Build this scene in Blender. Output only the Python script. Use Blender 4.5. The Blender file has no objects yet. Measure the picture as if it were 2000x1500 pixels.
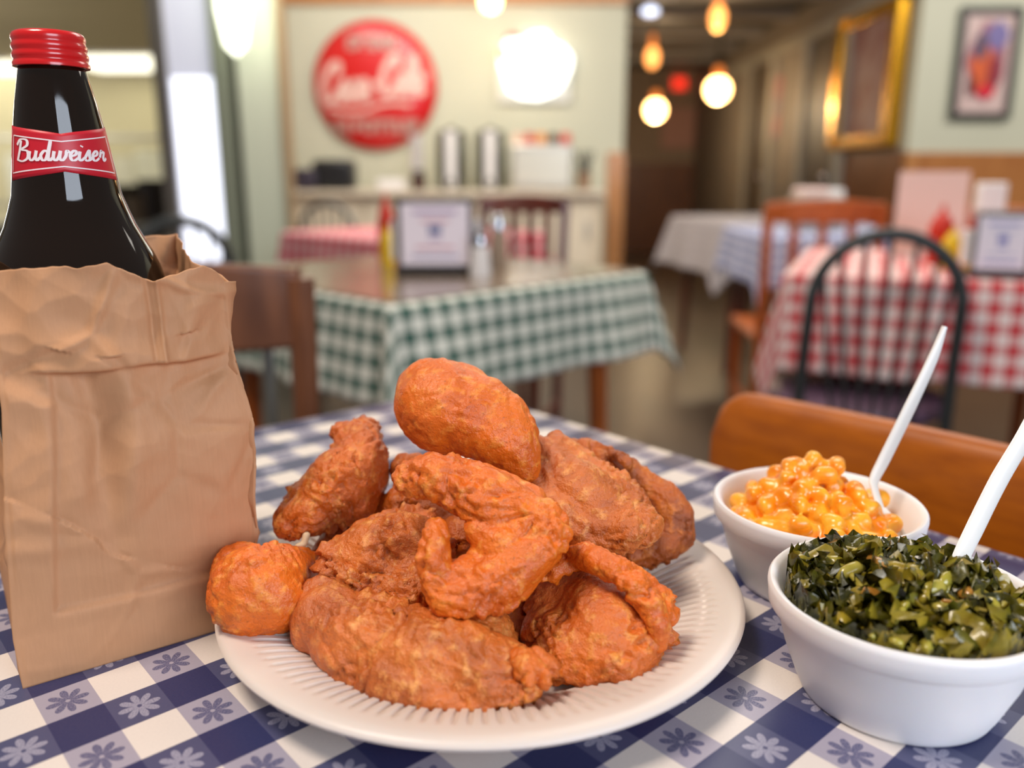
import bpy, math, random
import numpy as np
from mathutils import Vector, Matrix, noise
random.seed(7)
C = bpy.context.scene.collection
PI = math.pi
# ---------------------------------------------------------------- camera maths
F = 1650.0
PITCH = math.atan(410.0 / F)
SP, CP = math.sin(PITCH), math.cos(PITCH)
TZ = 0.76                     # height of the table tops
CAMH = 0.225                  # camera above the table
CAM = Vector((0, 0, TZ + CAMH))

def ray(px, py):
    x = (px - 1000) / F; y = (py - 750) / F
    return Vector((x, CP - SP * y, -(SP + CP * y)))
def WY(px, py, Y):            # point of the photo ray at world distance Y
    d = ray(px, py); return CAM + d * (Y / d.y)
def WZ(px, py, z):            # point of the photo ray at world height z
    d = ray(px, py); return CAM + d * ((z - CAM.z) / d.z)

# ---------------------------------------------------------------- mesh helpers
class MB:
    def __init__(s): s.v = []; s.f = []; s.uv = None; s.mi = []; s.cur = 0
    def add(s, vs, fs):
        n = len(s.v); s.v += [tuple(v) for v in vs]
        s.f += [tuple(i + n for i in f) for f in fs]; s.mi += [s.cur] * len(fs)
        return s
    def box(s, c, d, rz=0, M=None):
        cx, cy, cz = c; dx, dy, dz = d[0]/2, d[1]/2, d[2]/2
        vs = []
        for x in (-dx, dx):
            for y in (-dy, dy):
                for z in (-dz, dz):
                    v = Vector((x, y, z))
                    if M: v = M @ v
                    v = Matrix.Rotation(rz, 3, 'Z') @ v
                    vs.append((cx+v.x, cy+v.y, cz+v.z))
        return s.add(vs, [(0,1,3,2),(4,6,7,5),(0,4,5,1),(2,3,7,6),(0,2,6,4),(1,5,7,3)])
    def tube(s, pts, r, n=10, cap=True, flat=None):
        pts = [Vector(p) for p in pts]
        rs = r if isinstance(r, (list, tuple)) else [r] * len(pts)
        vs = []; up = None
        for i, p in enumerate(pts):
            t = (pts[min(i+1, len(pts)-1)] - pts[max(i-1, 0)]).normalized()
            if up is None:
                up = t.orthogonal().normalized() if flat is None else (Vector(flat) - t * t.dot(Vector(flat))).normalized()
            up = (up - t * t.dot(up)).normalized()
            b = t.cross(up)
            ra, rb = rs[i] if isinstance(rs[i], (tuple, list)) else (rs[i], rs[i])
            for k in range(n):
                a = 2*PI*k/n
                vs.append(p + up*math.cos(a)*ra + b*math.sin(a)*rb)
        fs = []
        m = len(pts)
        for i in range(m-1):
            for k in range(n):
                fs.append((i*n+k, i*n+(k+1)%n, (i+1)*n+(k+1)%n, (i+1)*n+k))
        if cap:
            fs.append(tuple(range(n))[::-1]); fs.append(tuple((m-1)*n+k for k in range(n)))
        return s.add(vs, fs)
    def lathe(s, prof, n=48, c=(0,0,0), close=False, a0=0, mod=None):
        vs = []
        for (r, z) in prof:
            for k in range(n):
                a = a0 + 2*PI*k/n
                rr = max(r, 1e-5)
                dz = 0
                if mod: rr, dz = mod(rr, z, a)
                vs.append((c[0]+rr*math.cos(a), c[1]+rr*math.sin(a), c[2]+z+dz))
        fs = []
        for i in range(len(prof)-1):
            for k in range(n):
                fs.append((i*n+k, i*n+(k+1)%n, (i+1)*n+(k+1)%n, (i+1)*n+k))
        return s.add(vs, fs)
    def sphere(s, c, r, nu=16, nv=10):
        if not isinstance(r, (tuple, list)): r = (r, r, r)
        vs = [(c[0], c[1], c[2]-r[2])]
        for j in range(1, nv):
            t = -PI/2 + PI*j/nv
            for k in range(nu):
                a = 2*PI*k/nu
                vs.append((c[0]+r[0]*math.cos(t)*math.cos(a), c[1]+r[1]*math.cos(t)*math.sin(a), c[2]+r[2]*math.sin(t)))
        vs.append((c[0], c[1], c[2]+r[2]))
        fs = [(0, 1+(k+1)%nu, 1+k) for k in range(nu)]
        for j in range(nv-2):
            for k in range(nu):
                fs.append((1+j*nu+k, 1+j*nu+(k+1)%nu, 1+(j+1)*nu+(k+1)%nu, 1+(j+1)*nu+k))
        L = len(vs)-1; b = 1+(nv-2)*nu
        fs += [(L, b+k, b+(k+1)%nu) for k in range(nu)]
        return s.add(vs, fs)
    def build(s, name, mat, parent=None, smooth=True, bevel=0, loc=None, rz=None, auto=None):
        me = bpy.data.meshes.new(name)
        me.from_pydata(s.v, [], s.f); me.update()
        o = bpy.data.objects.new(name, me); C.objects.link(o)
        mats = mat if isinstance(mat, (list, tuple)) else [mat]
        for m in mats: me.materials.append(m)
        if len(mats) > 1:
            me.polygons.foreach_set('material_index', s.mi)
        if s.uv:
            ul = me.uv_layers.new(name='UVMap')
            for lp in me.loops: ul.data[lp.index].uv = s.uv[lp.vertex_index]
        if smooth:
            me.polygons.foreach_set('use_smooth', [True]*len(me.polygons))
            if auto is None: auto = 35
            if auto < 180:
                try: me.set_sharp_from_angle(angle=math.radians(auto))
                except Exception: pass
        if bevel:
            b = o.modifiers.new('Bevel', 'BEVEL'); b.width = bevel; b.segments = 3; b.limit_method = 'ANGLE'
        if parent: o.parent = parent
        if loc: o.location = loc
        if rz is not None: o.rotation_euler[2] = rz
        return o

def tag(o, label, cat, group=None, kind=None):
    if label: o['label'] = label
    if cat: o['category'] = cat
    if group: o['group'] = group
    if kind: o['kind'] = kind
    return o
def thing(name, label, cat, loc=(0,0,0), rz=0, group=None):
    o = bpy.data.objects.new(name, None); C.objects.link(o)
    o.empty_display_size = .05
    o.location = loc; o.rotation_euler[2] = rz
    return tag(o, label, cat, group)
def struct(name, mb, mat, **k):
    o = mb.build(name, mat, smooth=False, **k); o['kind'] = 'structure'; return o
def dup(root, loc, rz, label, group=None):
    r = root.copy(); C.objects.link(r); r.location = loc; r.rotation_euler[2] = rz
    r['label'] = label
    if group: r['group'] = group
    for ch in list(root.children):
        c = ch.copy(); C.objects.link(c); c.parent = r
        for g in ch.children:
            d = g.copy(); C.objects.link(d); d.parent = c
    return r

def lin(c):
    return tuple(((x/255)/12.92 if x/255 <= .04045 else ((x/255+.055)/1.055)**2.4) for x in c) + (1,)
def catmull(pts, n=6):
    P = [Vector(p) for p in pts]; P = [P[0]*2-P[1]] + P + [P[-1]*2-P[-2]]
    out = []
    for i in range(1, len(P)-2):
        for k in range(n):
            t = k/n
            out.append(.5*((2*P[i]) + (P[i+1]-P[i-1])*t + (2*P[i-1]-5*P[i]+4*P[i+1]-P[i+2])*t*t + (3*P[i]-P[i-1]-3*P[i+1]+P[i+2])*t**3))
    out.append(P[-2]); return out

# ---------------------------------------------------------------- materials
def mat(name, rgb, rough=.6, metal=0, spec=.5, emit=None, es=0, coat=0, trans=0, bump=None, var=None, ior=1.45, sss=0, sheen=0):
    m = bpy.data.materials.new(name); m.use_nodes = True
    nt = m.node_tree; b = nt.nodes['Principled BSDF']
    b.inputs['Base Color'].default_value = lin(rgb)
    b.inputs['Roughness'].default_value = rough
    b.inputs['Metallic'].default_value = metal
    b.inputs['Specular IOR Level'].default_value = spec
    b.inputs['Coat Weight'].default_value = coat
    b.inputs['Coat Roughness'].default_value = .15
    b.inputs['Transmission Weight'].default_value = trans
    b.inputs['IOR'].default_value = ior
    b.inputs['Sheen Weight'].default_value = sheen
    if sss:
        b.inputs['Subsurface Weight'].default_value = sss
        b.inputs['Subsurface Radius'].default_value = (1, .6, .4)
        b.inputs['Subsurface Scale'].default_value = .004
    if emit:
        b.inputs['Emission Color'].default_value = lin(emit); b.inputs['Emission Strength'].default_value = es
    tc = nt.nodes.new('ShaderNodeTexCoord')
    if var:                       # (scale, rgb2, detail, lo, hi[, stretch])
        nz = nt.nodes.new('ShaderNodeTexNoise'); nz.inputs['Scale'].default_value = var[0]; nz.inputs['Detail'].default_value = var[2]
        src = tc.outputs['Object']
        if len(var) > 5:
            mp = nt.nodes.new('ShaderNodeMapping'); mp.inputs['Scale'].default_value = var[5]
            nt.links.new(src, mp.inputs['Vector']); src = mp.outputs['Vector']
        nt.links.new(src, nz.inputs['Vector'])
        cr = nt.nodes.new('ShaderNodeValToRGB')
        cr.color_ramp.elements[0].position = var[3]; cr.color_ramp.elements[1].position = var[4]
        cr.color_ramp.elements[0].color = lin(rgb); cr.color_ramp.elements[1].color = lin(var[1])
        nt.links.new(nz.outputs['Fac'], cr.inputs['Fac']); nt.links.new(cr.outputs['Color'], b.inputs['Base Color'])
    if bump:                      # (scale, strength, distance)
        nz = nt.nodes.new('ShaderNodeTexNoise'); nz.inputs['Scale'].default_value = bump[0]; nz.inputs['Detail'].default_value = 5
        nt.links.new(tc.outputs['Object'], nz.inputs['Vector'])
        bp = nt.nodes.new('ShaderNodeBump'); bp.inputs['Strength'].default_value = bump[1]; bp.inputs['Distance'].default_value = bump[2]
        nt.links.new(nz.outputs['Fac'], bp.inputs['Height']); nt.links.new(bp.outputs['Normal'], b.inputs['Normal'])
    return m

class NT:                          # small node-graph writer
    def __init__(s, name):
        s.m = bpy.data.materials.new(name); s.m.use_nodes = True
        s.t = s.m.node_tree; s.b = s.t.nodes['Principled BSDF']
    def n(s, typ, **k):
        x = s.t.nodes.new(typ)
        for a, v in k.items(): setattr(x, a, v)
        return x
    def put(s, sock, v):
        if isinstance(v, bpy.types.NodeSocket): s.t.links.new(v, sock)
        else: sock.default_value = v
    def M(s, op, a, b=0, c=None):
        x = s.n('ShaderNodeMath', operation=op); s.put(x.inputs[0], a); s.put(x.inputs[1], b)
        if c is not None: s.put(x.inputs[2], c)
        return x.outputs[0]
    def mix(s, f, a, b):
        x = s.n('ShaderNodeMix', data_type='RGBA'); s.put(x.inputs[0], f); s.put(x.inputs[6], a); s.put(x.inputs[7], b)
        return x.outputs[2]
    def noise(s, scale, detail=3, vec=None, rough=.5):
        x = s.n('ShaderNodeTexNoise'); x.inputs['Scale'].default_value = scale; x.inputs['Detail'].default_value = detail
        x.inputs['Roughness'].default_value = rough
        if vec is not None: s.t.links.new(vec, x.inputs['Vector'])
        return x.outputs['Fac']
    def bump(s, h, strength, dist, prev=None):
        x = s.n('ShaderNodeBump'); x.inputs['Strength'].default_value = strength; x.inputs['Distance'].default_value = dist
        s.t.links.new(h, x.inputs['Height'])
        if prev is not None: s.t.links.new(prev, x.inputs['Normal'])
        return x.outputs['Normal']

CELLU, CELLV = 0.0225, 0.0244
def picnic_mat(offu, offv):
    g = NT('blue_picnic_cloth')
    uv = g.n('ShaderNodeUVMap').outputs[0]
    sx = g.n('ShaderNodeSeparateXYZ'); g.t.links.new(uv, sx.inputs[0])
    u = g.M('ADD', g.M('DIVIDE', sx.outputs[0], CELLU), offu); v = g.M('ADD', g.M('DIVIDE', sx.outputs[1], CELLV), offv)
    odd = lambda a: g.M('FLOORED_MODULO', g.M('FLOOR', a), 2.0)
    ou, ov = odd(u), odd(v)
    fu = g.M('SUBTRACT', g.M('FRACT', u), .5); fv = g.M('SUBTRACT', g.M('FRACT', v), .5)
    r = g.M('SQRT', g.M('ADD', g.M('MULTIPLY', fu, fu), g.M('MULTIPLY', fv, fv)))
    th = g.M('ARCTAN2', fv, fu)
    pet = g.M('ABSOLUTE', g.M('COSINE', g.M('MULTIPLY', th, 4.0)))
    lim = g.M('MULTIPLY', g.M('ADD', g.M('POWER', pet, .6), .18), .33)
    fl = g.M('LESS_THAN', r, lim)
    fl = g.M('MULTIPLY', fl, g.M('GREATER_THAN', r, .045))
    dith = g.noise(1500, 2, uv)
    worn = g.M('ADD', g.M('MULTIPLY', g.M('SUBTRACT', dith, .5), 2.4), .95)
    fl = g.M('MULTIPLY', g.M('MULTIPLY', fl, worn), .85)
    cream, navy = lin((230, 220, 212)), lin((30, 40, 88))
    lm, dm = lin((166, 160, 176)), lin((70, 74, 110))
    a = g.mix(fl, lm, lin((72, 76, 116)))       # light cell with dark flower
    b = g.mix(fl, dm, lin((160, 158, 178)))     # dark cell with light flower
    even_row = g.mix(ou, cream, a)
    odd_row = g.mix(ou, b, navy)
    col = g.mix(ov, even_row, odd_row)
    grain = g.noise(900, 4, uv)
    col = g.mix(g.M('MULTIPLY', grain, .16), col, lin((120, 112, 128)))
    g.t.links.new(col, g.b.inputs['Base Color'])
    g.b.inputs['Roughness'].default_value = .38
    g.b.inputs['Specular IOR Level'].default_value = .45
    w = g.noise(1500, 2, uv)
    g.t.links.new(g.bump(w, .12, .0004), g.b.inputs['Normal'])
    return g.m
def gingham(name, dark, light, cell, rough=.75):
    g = NT(name)
    uv = g.n('ShaderNodeUVMap').outputs[0]
    sx = g.n('ShaderNodeSeparateXYZ'); g.t.links.new(uv, sx.inputs[0])
    s = [g.M('LESS_THAN', g.M('FRACT', g.M('DIVIDE', sx.outputs[i], 2*cell)), .5) for i in (0, 1)]
    f = g.M('MULTIPLY', g.M('ADD', s[0], s[1]), .5)
    ramp = g.n('ShaderNodeValToRGB'); ramp.color_ramp.interpolation = 'CONSTANT'
    e = ramp.color_ramp.elements; e[0].color = lin(light); e[1].position = .75; e[1].color = lin(dark)
    e2 = ramp.color_ramp.elements.new(.25)
    e2.color = tuple(.45*a+.55*b for a, b in zip(lin(light), lin(dark)))
    g.t.links.new(f, ramp.inputs[0]); g.t.links.new(ramp.outputs[0], g.b.inputs['Base Color'])
    g.b.inputs['Roughness'].default_value = rough
    return g.m

def chicken_mat(name, base, pale, dark, seed, bumpy=1.0):
    g = NT(name)
    tc = g.n('ShaderNodeTexCoord'); mp = g.n('ShaderNodeMapping'); mp.inputs['Location'].default_value = (seed*3.1, seed*1.7, seed)
    g.t.links.new(tc.outputs['Object'], mp.inputs[0]); v = mp.outputs[0]
    n1 = g.noise(38, 4, v); n2 = g.noise(150, 5, v, .6); n3 = g.noise(620, 4, v, .6); n4 = g.noise(14, 2, v)
    f1 = g.n('ShaderNodeMapRange'); g.t.links.new(n1, f1.inputs[0]); f1.inputs[1].default_value = .42; f1.inputs[2].default_value = .68
    f2 = g.n('ShaderNodeMapRange'); g.t.links.new(n2, f2.inputs[0]); f2.inputs[1].default_value = .52; f2.inputs[2].default_value = .74
    c = g.mix(f1.outputs[0], lin(base), lin(dark))
    c = g.mix(f2.outputs[0], c, lin(pale))
    f4 = g.n('ShaderNodeMapRange'); g.t.links.new(n4, f4.inputs[0]); f4.inputs[1].default_value = .5; f4.inputs[2].default_value = .7; f4.inputs[4].default_value = .45
    c = g.mix(f4.outputs[0], c, lin((206, 112, 66)))
    f3 = g.n('ShaderNodeMapRange'); g.t.links.new(n3, f3.inputs[0]); f3.inputs[1].default_value = .60; f3.inputs[2].default_value = .72; f3.inputs[4].default_value = .55
    c = g.mix(f3.outputs[0], c, lin((118, 54, 18)))
    g.t.links.new(c, g.b.inputs['Base Color'])
    g.b.inputs['Roughness'].default_value = .35
    g.b.inputs['Specular IOR Level'].default_value = .6
    g.b.inputs['Subsurface Weight'].default_value = .12
    g.b.inputs['Subsurface Radius'].default_value = (1, .35, .1); g.b.inputs['Subsurface Scale'].default_value = .003
    nb = g.bump(n2, .8*bumpy, .0026); nb = g.bump(n3, .7*bumpy, .0010, nb)
    g.t.links.new(nb, g.b.inputs['Normal'])
    return g.m

def wood(name, a, b, rough=.35, st=(3, 3, .5), coat=.3):
    return mat(name, a, rough, coat=coat, var=(14, b, 6, .35, .7, st), bump=(40, .1, .002))

m_foam = mat('white_foam', (240, 238, 240), .42, spec=.4, bump=(1400, .12, .0006), sss=.15)
m_plate = mat('plate_foam', (218, 206, 198), .36, spec=.5, bump=(1200, .1, .0005), sss=.15)
m_cutlery = mat('white_plastic', (236, 234, 230), .28, spec=.5, sss=.1)
m_redcap = mat('red_cap_paint', (206, 22, 26), .24, coat=.6)
m_paper_red = mat('red_label_paper', (196, 28, 44), .4)
m_paper_white = mat('white_label_ink', (240, 226, 226), .45)
m_sign_ink = mat('faded_sign_paint', (226, 186, 176), .4)
m_wall = mat('sage_wall_paint', (198, 198, 178), .6, var=(1.2, (190, 190, 170), 2, .3, .7))
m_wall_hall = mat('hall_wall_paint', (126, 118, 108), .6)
m_wall_tan = mat('kitchen_wall_paint', (214, 204, 168), .6)
m_wains = wood('honey_wainscot', (176, 116, 62), (160, 100, 50), .45, (1, 1, .3))
m_wains_dark = wood('brown_wainscot', (120, 74, 42), (100, 60, 34), .45, (1, 1, .3))
m_trimwood = wood('trim_wood', (190, 134, 80), (170, 112, 62), .4)
m_orange = wood('orange_chair_wood', (176, 92, 4), (154, 76, 2), .45, (2, 2, 8), coat=.08)
m_brownwood = wood('brown_chair_wood', (128, 80, 54), (98, 60, 42), .3)
m_redwood = wood('mahogany_chair_wood', (104, 44, 28), (78, 32, 22), .3)
m_honeychair = wood('honey_chair_wood', (186, 96, 34), (158, 76, 26), .35)
m_blackmetal = mat('black_chair_metal', (48, 50, 50), .38, spec=.5)
m_greymetal = mat('grey_chair_metal', (120, 118, 112), .4, metal=.6)
m_chrome = mat('chrome', (200, 200, 205), .15, metal=1)
m_steel = mat('brushed_steel', (190, 186, 176), .35, metal=.9)
m_black = mat('black_plastic', (26, 26, 30), .4)
m_vinyl = mat('plum_vinyl_seat', (96, 72, 92), .4)
m_white = mat('white_matte', (228, 224, 222), .5)
m_green = gingham('green_gingham', (34, 82, 70), (226, 226, 214), .0225)
m_red = gingham('red_gingham', (196, 8, 30), (240, 222, 216), .0225)
m_pink = gingham('pink_gingham', (214, 40, 70), (240, 190, 190), .03)
m_bluecheck = gingham('blue_gingham', (90, 104, 160), (214, 214, 226), .02)
m_whitecheck = gingham('grey_gingham', (136, 128, 132), (196, 186, 184), .008)
m_gold = mat('gold_frame', (214, 160, 40), .25, metal=.8)
m_bulb = mat('warm_bulb', (255, 220, 160), .4, emit=(255, 196, 120), es=14)
m_socket = mat('amber_socket', (220, 130, 60), .4, emit=(255, 140, 60), es=.8)
m_panel_light = mat('ceiling_panel_light', (255, 255, 240), .4, emit=(255, 250, 226), es=2.0)

# ---------------------------------------------------------------- cloth + tables
def cloth(name, m, a, hang, loc, rz, label, group=None, fold=.02, nf=7, flare=.16, b=None, seed=0, q=.012, uvoff=(0, 0)):
    b = b or a
    mb = MB(); mb.uv = []
    def axis(h):
        inner = list(np.arange(-h, h+1e-6, 2*h/max(6, int(2*h/.03))))
        k = max(4, int(hang/q)); out = [h+hang*(i+1)/k for i in range(k)]
        return [-x for x in reversed(out)] + inner + out
    S, T_ = axis(a), axis(b)
    rr = .012
    for t in T_:
        for s in S:
            ex, ey = max(abs(s)-a, 0), max(abs(t)-b, 0)
            d = math.hypot(ex, ey)
            sx, sy = (1 if s > 0 else -1), (1 if t > 0 else -1)
            if d < 1e-6:
                x, y, z = s, t, 0
            else:
                ux, uy = ex/d*sx, ey/d*sy
                bx, by = max(-a, min(a, s)), max(-b, min(b, t))
                per = (bx*1.0 + by*1.3)*nf + math.atan2(uy, ux)*1.6 + seed
                w = math.sin(per)*.6 + math.sin(per*2.3+1)*.4
                corner = min(ex, ey)/d*1.4
                if d < rr*1.57:
                    th = d/rr; o = rr*math.sin(th); dz = rr*(1-math.cos(th))
                else:
                    k = d-rr*1.57
                    o = rr + k*flare*(1+corner*1.2) + fold*(k/hang)*w*(1+corner)
                    dz = rr + k*math.sqrt(max(.1, 1-(flare*(1+corner))**2))
                x, y, z = bx+ux*o, by+uy*o, -dz
            mb.v.append((x, y, z)); mb.uv.append((s+uvoff[0], t+uvoff[1]))
    n = len(S)
    for j in range(len(T_)-1):
        for i in range(n-1):
            mb.f.append((j*n+i, j*n+i+1, (j+1)*n+i+1, (j+1)*n+i)); mb.mi.append(0)
    o = mb.build(name, m, loc=loc, rz=rz, auto=180)
    so = o.modifiers.new('Solidify', 'SOLIDIFY'); so.thickness = .0012; so.offset = 1
    return tag(o, label, 'tablecloth', group)
def dining_table(loc, rz, a, label, wood_m, b=None):
    b = b or a
    t = thing('dining_table', label, 'table', (loc[0], loc[1], 0), rz)
    MB().box((0, 0, TZ-.017), (2*a-.004, 2*b-.004, .03)).build('tabletop', wood_m, t, bevel=.006)
    for sx in (-1, 1):
        for sy in (-1, 1):
            MB().tube([(sx*(a-.08), sy*(b-.08), TZ-.032), (sx*(a-.06), sy*(b-.06), 0)], [.026, .018], 12).build('leg', wood_m, t)
    MB().box((0, 0, TZ-.07), (2*a-.2, 2*b-.2, .07)).build('apron', wood_m, t)
    return t

# foreground table
TR = math.radians(41.3)
e1 = Vector((math.cos(TR), math.sin(TR), 0)); e2 = Vector((math.sin(TR), -math.cos(TR), 0))
corner = Vector((-.060, .885, 0)); TA = .38
tc0 = corner - e1*TA + e2*TA
la = Matrix.Rotation(-TR, 3, 'Z') @ (Vector((-.195, .3264, 0)) - tc0)
dining_table(tc0, TR, TA, 'square dining table under the blue checked cloth in the foreground', m_brownwood)
cloth('tablecloth', picnic_mat(1.5-la.x/CELLU, .5-la.y/CELLV), TA, .2, (tc0.x, tc0.y, TZ-.0006), TR,
      'blue and white flowered check tablecloth under the plate of chicken', fold=.012)

# green table
gc = Vector((-.214+.3145, 1.46+1.985, 0))/2 + Vector((-.3715, .372, 0))*1.0
gc = Vector((-.214, 2.005, 0))
GA = .3725
dining_table(gc, PI/4, GA, 'square table under the green gingham cloth in the middle of the room', m_honeychair)
cloth('tablecloth', m_green, GA, .19, (gc.x, gc.y, TZ), PI/4, 'green and white gingham tablecloth on the middle table', fold=.02, nf=11)
m_cover = mat('cover_reflection_brown', (122, 100, 80), .2, spec=.9, coat=.6, var=(30, (140, 120, 98), 5, .3, .7))  # brown of the reflected room painted in as base colour
o = MB().box((0, 0, .0035), (2*GA-.012, 2*GA-.012, .004)).build('table_cover', m_cover, loc=(gc.x, gc.y, TZ+.0005), rz=PI/4)
tag(o, 'glossy protective sheet over the green gingham cloth, with the brown room reflection painted in', 'table cover')
# red table right
rl, rr_ = Vector((.651, 1.99, 0)), Vector((1.34, 1.70, 0))
rd = (rr_-rl).normalized(); rn = Vector((-rd.y, rd.x, 0)); RA = .375
rc = (rl+rr_)/2 + rn*RA
ra = math.atan2(rd.y, rd.x)
dining_table(rc, ra, RA, 'square table under the red gingham cloth at the right', m_brownwood)
cloth('tablecloth', m_red, RA, .235, (rc.x, rc.y, TZ), ra, 'red and white gingham tablecloth behind the black hoop chair', fold=.022, nf=13, flare=.12)
# far red table
dining_table((-.40, 3.47), PI/4, .37, 'square table under the pink-red gingham cloth before the white counter', m_redwood)
cloth('tablecloth', m_pink, .37, .2, (-.40, 3.47, TZ), PI/4, 'pink-red gingham tablecloth on the table near the white counter')
# far white and blue tables
dining_table((1.33, 4.55), .2, .36, 'square table under the pale cloth near the hallway', m_redwood)
cloth('tablecloth', m_whitecheck, .36, .27, (1.33, 4.55, TZ), .2, 'pale greyish cloth with pointed hanging corner near the hallway', flare=.22)
dining_table((1.29, 3.5), 0, .33, 'square table under the pale blue checked cloth behind the honey wood chair', m_redwood)
cloth('tablecloth', m_bluecheck, .33, .2, (1.29, 3.5, TZ), 0, 'pale blue checked tablecloth behind the honey wood chair')

# ---------------------------------------------------------------- chairs
def legs(t, w, d, sh, m, r=.014, splay=.04):
    for sx in (-1, 1):
        for sy in (-1, 1):
            MB().tube([(sx*(w/2-.03), sy*(d/2-.03)+d/2, sh-.02), (sx*(w/2-.03+splay), sy*(d/2-.03+splay)+d/2, 0)], [r, r*.8], 10).build('leg', m, t)
def hoop_chair(loc, rz, w, top, label, fm, sm, r=.0135, nsp=7, sh=.46):
    # local: backrest in the plane y=0, seat towards +y
    t = thing('hoop_chair', label, 'chair', loc, rz)
    R = w/2; pts = [(-R*1.04, 0, sh-.02), (-R*1.02, -.01, sh+.12)]
    zc = top-r-R*1.02
    for k in range(15):
        a = PI-PI*k/14
        pts.append((R*math.cos(a), -.03, zc+R*1.02*math.sin(a)))
    pts += [(R*1.02, -.01, sh+.12), (R*1.04, 0, sh-.02)]
    MB().tube(catmull(pts, 3), r, 12).build('back_hoop', fm, t)
    for k in range(nsp):
        u = (k-(nsp-1)/2)/((nsp-1)/2)
        a = PI/2 - u*1.05
        MB().tube([(u*R*.52, -.005, sh), (u*R*.7, -.022, (sh+zc)/2), (R*math.cos(a), -.03, zc+R*1.0*math.sin(a))], .0055, 8).build('spindle', fm, t)
    MB().lathe([(0.01, .03), (.17, .03), (.2, .02), (.205, 0), (.19, -.015), (0.01, -.015)], 32, (0, .19, sh)).build('seat', sm, t)
    legs(t, w*1.15, .38, sh, fm)
    return t
def rail_chair(loc, rz, w, top, label, m, sm, rails=2, slats=0, sh=.45, post=.035, toph=.09, bar_m=None, panel=False):
    t = thing('wooden_chair', label, 'chair', loc, rz)
    for sx in (-1, 1):
        MB().tube([(sx*w/2*.94, .02, 0), (sx*w/2*.94, 0, sh), (sx*w/2, -.045, top-.01)], [(post*.5, post*.4)]*3, 8, flat=(1, 0, 0)).build('back_post', m, t)
    mb = MB(); n = 12
    for z0, z1, yy in ((top-toph, top, -.035),):
        for i in range(n+1):
            u = -1+2*i/n; x = u*w/2; bow = -.03*(1-u*u)
            arch = .012*(1-u*u)
            for (dy, z) in ((0, z0), (.022, z0), (.022, z1+arch), (0, z1+arch)):
                mb.v.append((x, yy+bow+dy-.008*(z-z0)/toph, z))
        for i in range(n):
            for k in range(4):
                mb.f.append((i*4+k, i*4+(k+1)%4, (i+1)*4+(k+1)%4, (i+1)*4+k)); mb.mi.append(0)
        mb.f.append((0, 1, 2, 3)); mb.f.append((n*4+3, n*4+2, n*4+1, n*4)); mb.mi += [0, 0]
    mb.build('top_rail', m, t, bevel=.006)
    for k in range(rails-1):
        z = sh+.06+(top-toph-sh-.06)*(k)/(max(1, rails-1))
        MB().box((0, -.012, z), (w*.93, .02, .035)).build('lower_rail', m, t, bevel=.004)
    for k in range(slats):
        x = (k+1-(slats+1)/2)*w/(slats+1)
        z0, z1 = sh+.07, top-toph+.005
        MB().box((x, -.025, (z0+z1)/2), (.028 if not bar_m else .014, .012, z1-z0)).build('slat', bar_m or m, t, bevel=.002)
    MB().box((0, .2, sh), (w*1.05, .4, .035)).build('seat', sm, t, bevel=.012)
    for sx in (-1, 1):
        MB().tube([(sx*w/2*.9, .36, sh-.01), (sx*w/2*.9, .37, 0)], [.02, .015], 10).build('front_leg', m, t)
        MB().tube([(sx*w/2*.92, .01, .2), (sx*w/2*.9, .365, .2)], .01, 8).build('stretcher', m, t)
    return t

# orange chair at the right edge of the foreground table
def orange_chair():
    L = Vector((.184, .722, 0)); d = Vector((math.cos(TR-PI/2), math.sin(TR-PI/2), 0)); w = .42
    t = thing('wooden_chair', 'orange-brown chair with thick rounded back pushed against the blue checked table', 'chair', (L.x+d.x*w/2, L.y+d.y*w/2, 0), TR-PI/2+PI)
    top, h, th = .803, .115, .030
    mb = MB(); sec = []
    n = 60
    for i in range(n+1):
        u = -1+2*i/n
        x = u*w/2
        k = max(0, abs(x)-(w/2-.034))
        drop = .034-math.sqrt(max(0, .034**2-k*k))
        bow = -.012*(1-u*u)
        tt = th*(1-.3*(drop/.034))
        z1, z0 = top-drop, top-h+drop
        ring = []
        for q in range(20):
            a = 2*PI*q/20
            cx, cz = math.cos(a), math.sin(a)
            ex = math.copysign(abs(cx)**.75, cx); ez = math.copysign(abs(cz)**.45, cz)
            ring.append((x, bow+ex*tt/2, (z0+z1)/2+ez*(z1-z0)/2))
        sec.append(ring)
    for r in sec: mb.v += r
    for i in range(n):
        for q in range(20):
            mb.f.append((i*20+q, i*20+(q+1)%20, (i+1)*20+(q+1)%20, (i+1)*20+q)); mb.mi.append(0)
    mb.f.append(tuple(range(20))); mb.f.append(tuple(n*20+q for q in range(19, -1, -1))); mb.mi += [0, 0]
    mb.build('backrest', m_orange, t, auto=60)
    for sx in (-1, 1):
        MB().tube([(sx*.15, -.0, top-h+.02), (sx*.16, .0, .45), (sx*.17, -.02, 0)], [.016, .018, .014], 10).build('back_leg', m_orange, t)
        MB().tube([(sx*.17, .34, .44), (sx*.18, .36, 0)], [.016, .014], 10).build('front_leg', m_orange, t)
    MB().box((0, .18, .45), (.40, .38, .03)).build('seat', m_orange, t, bevel=.01)
orange_chair()

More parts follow.
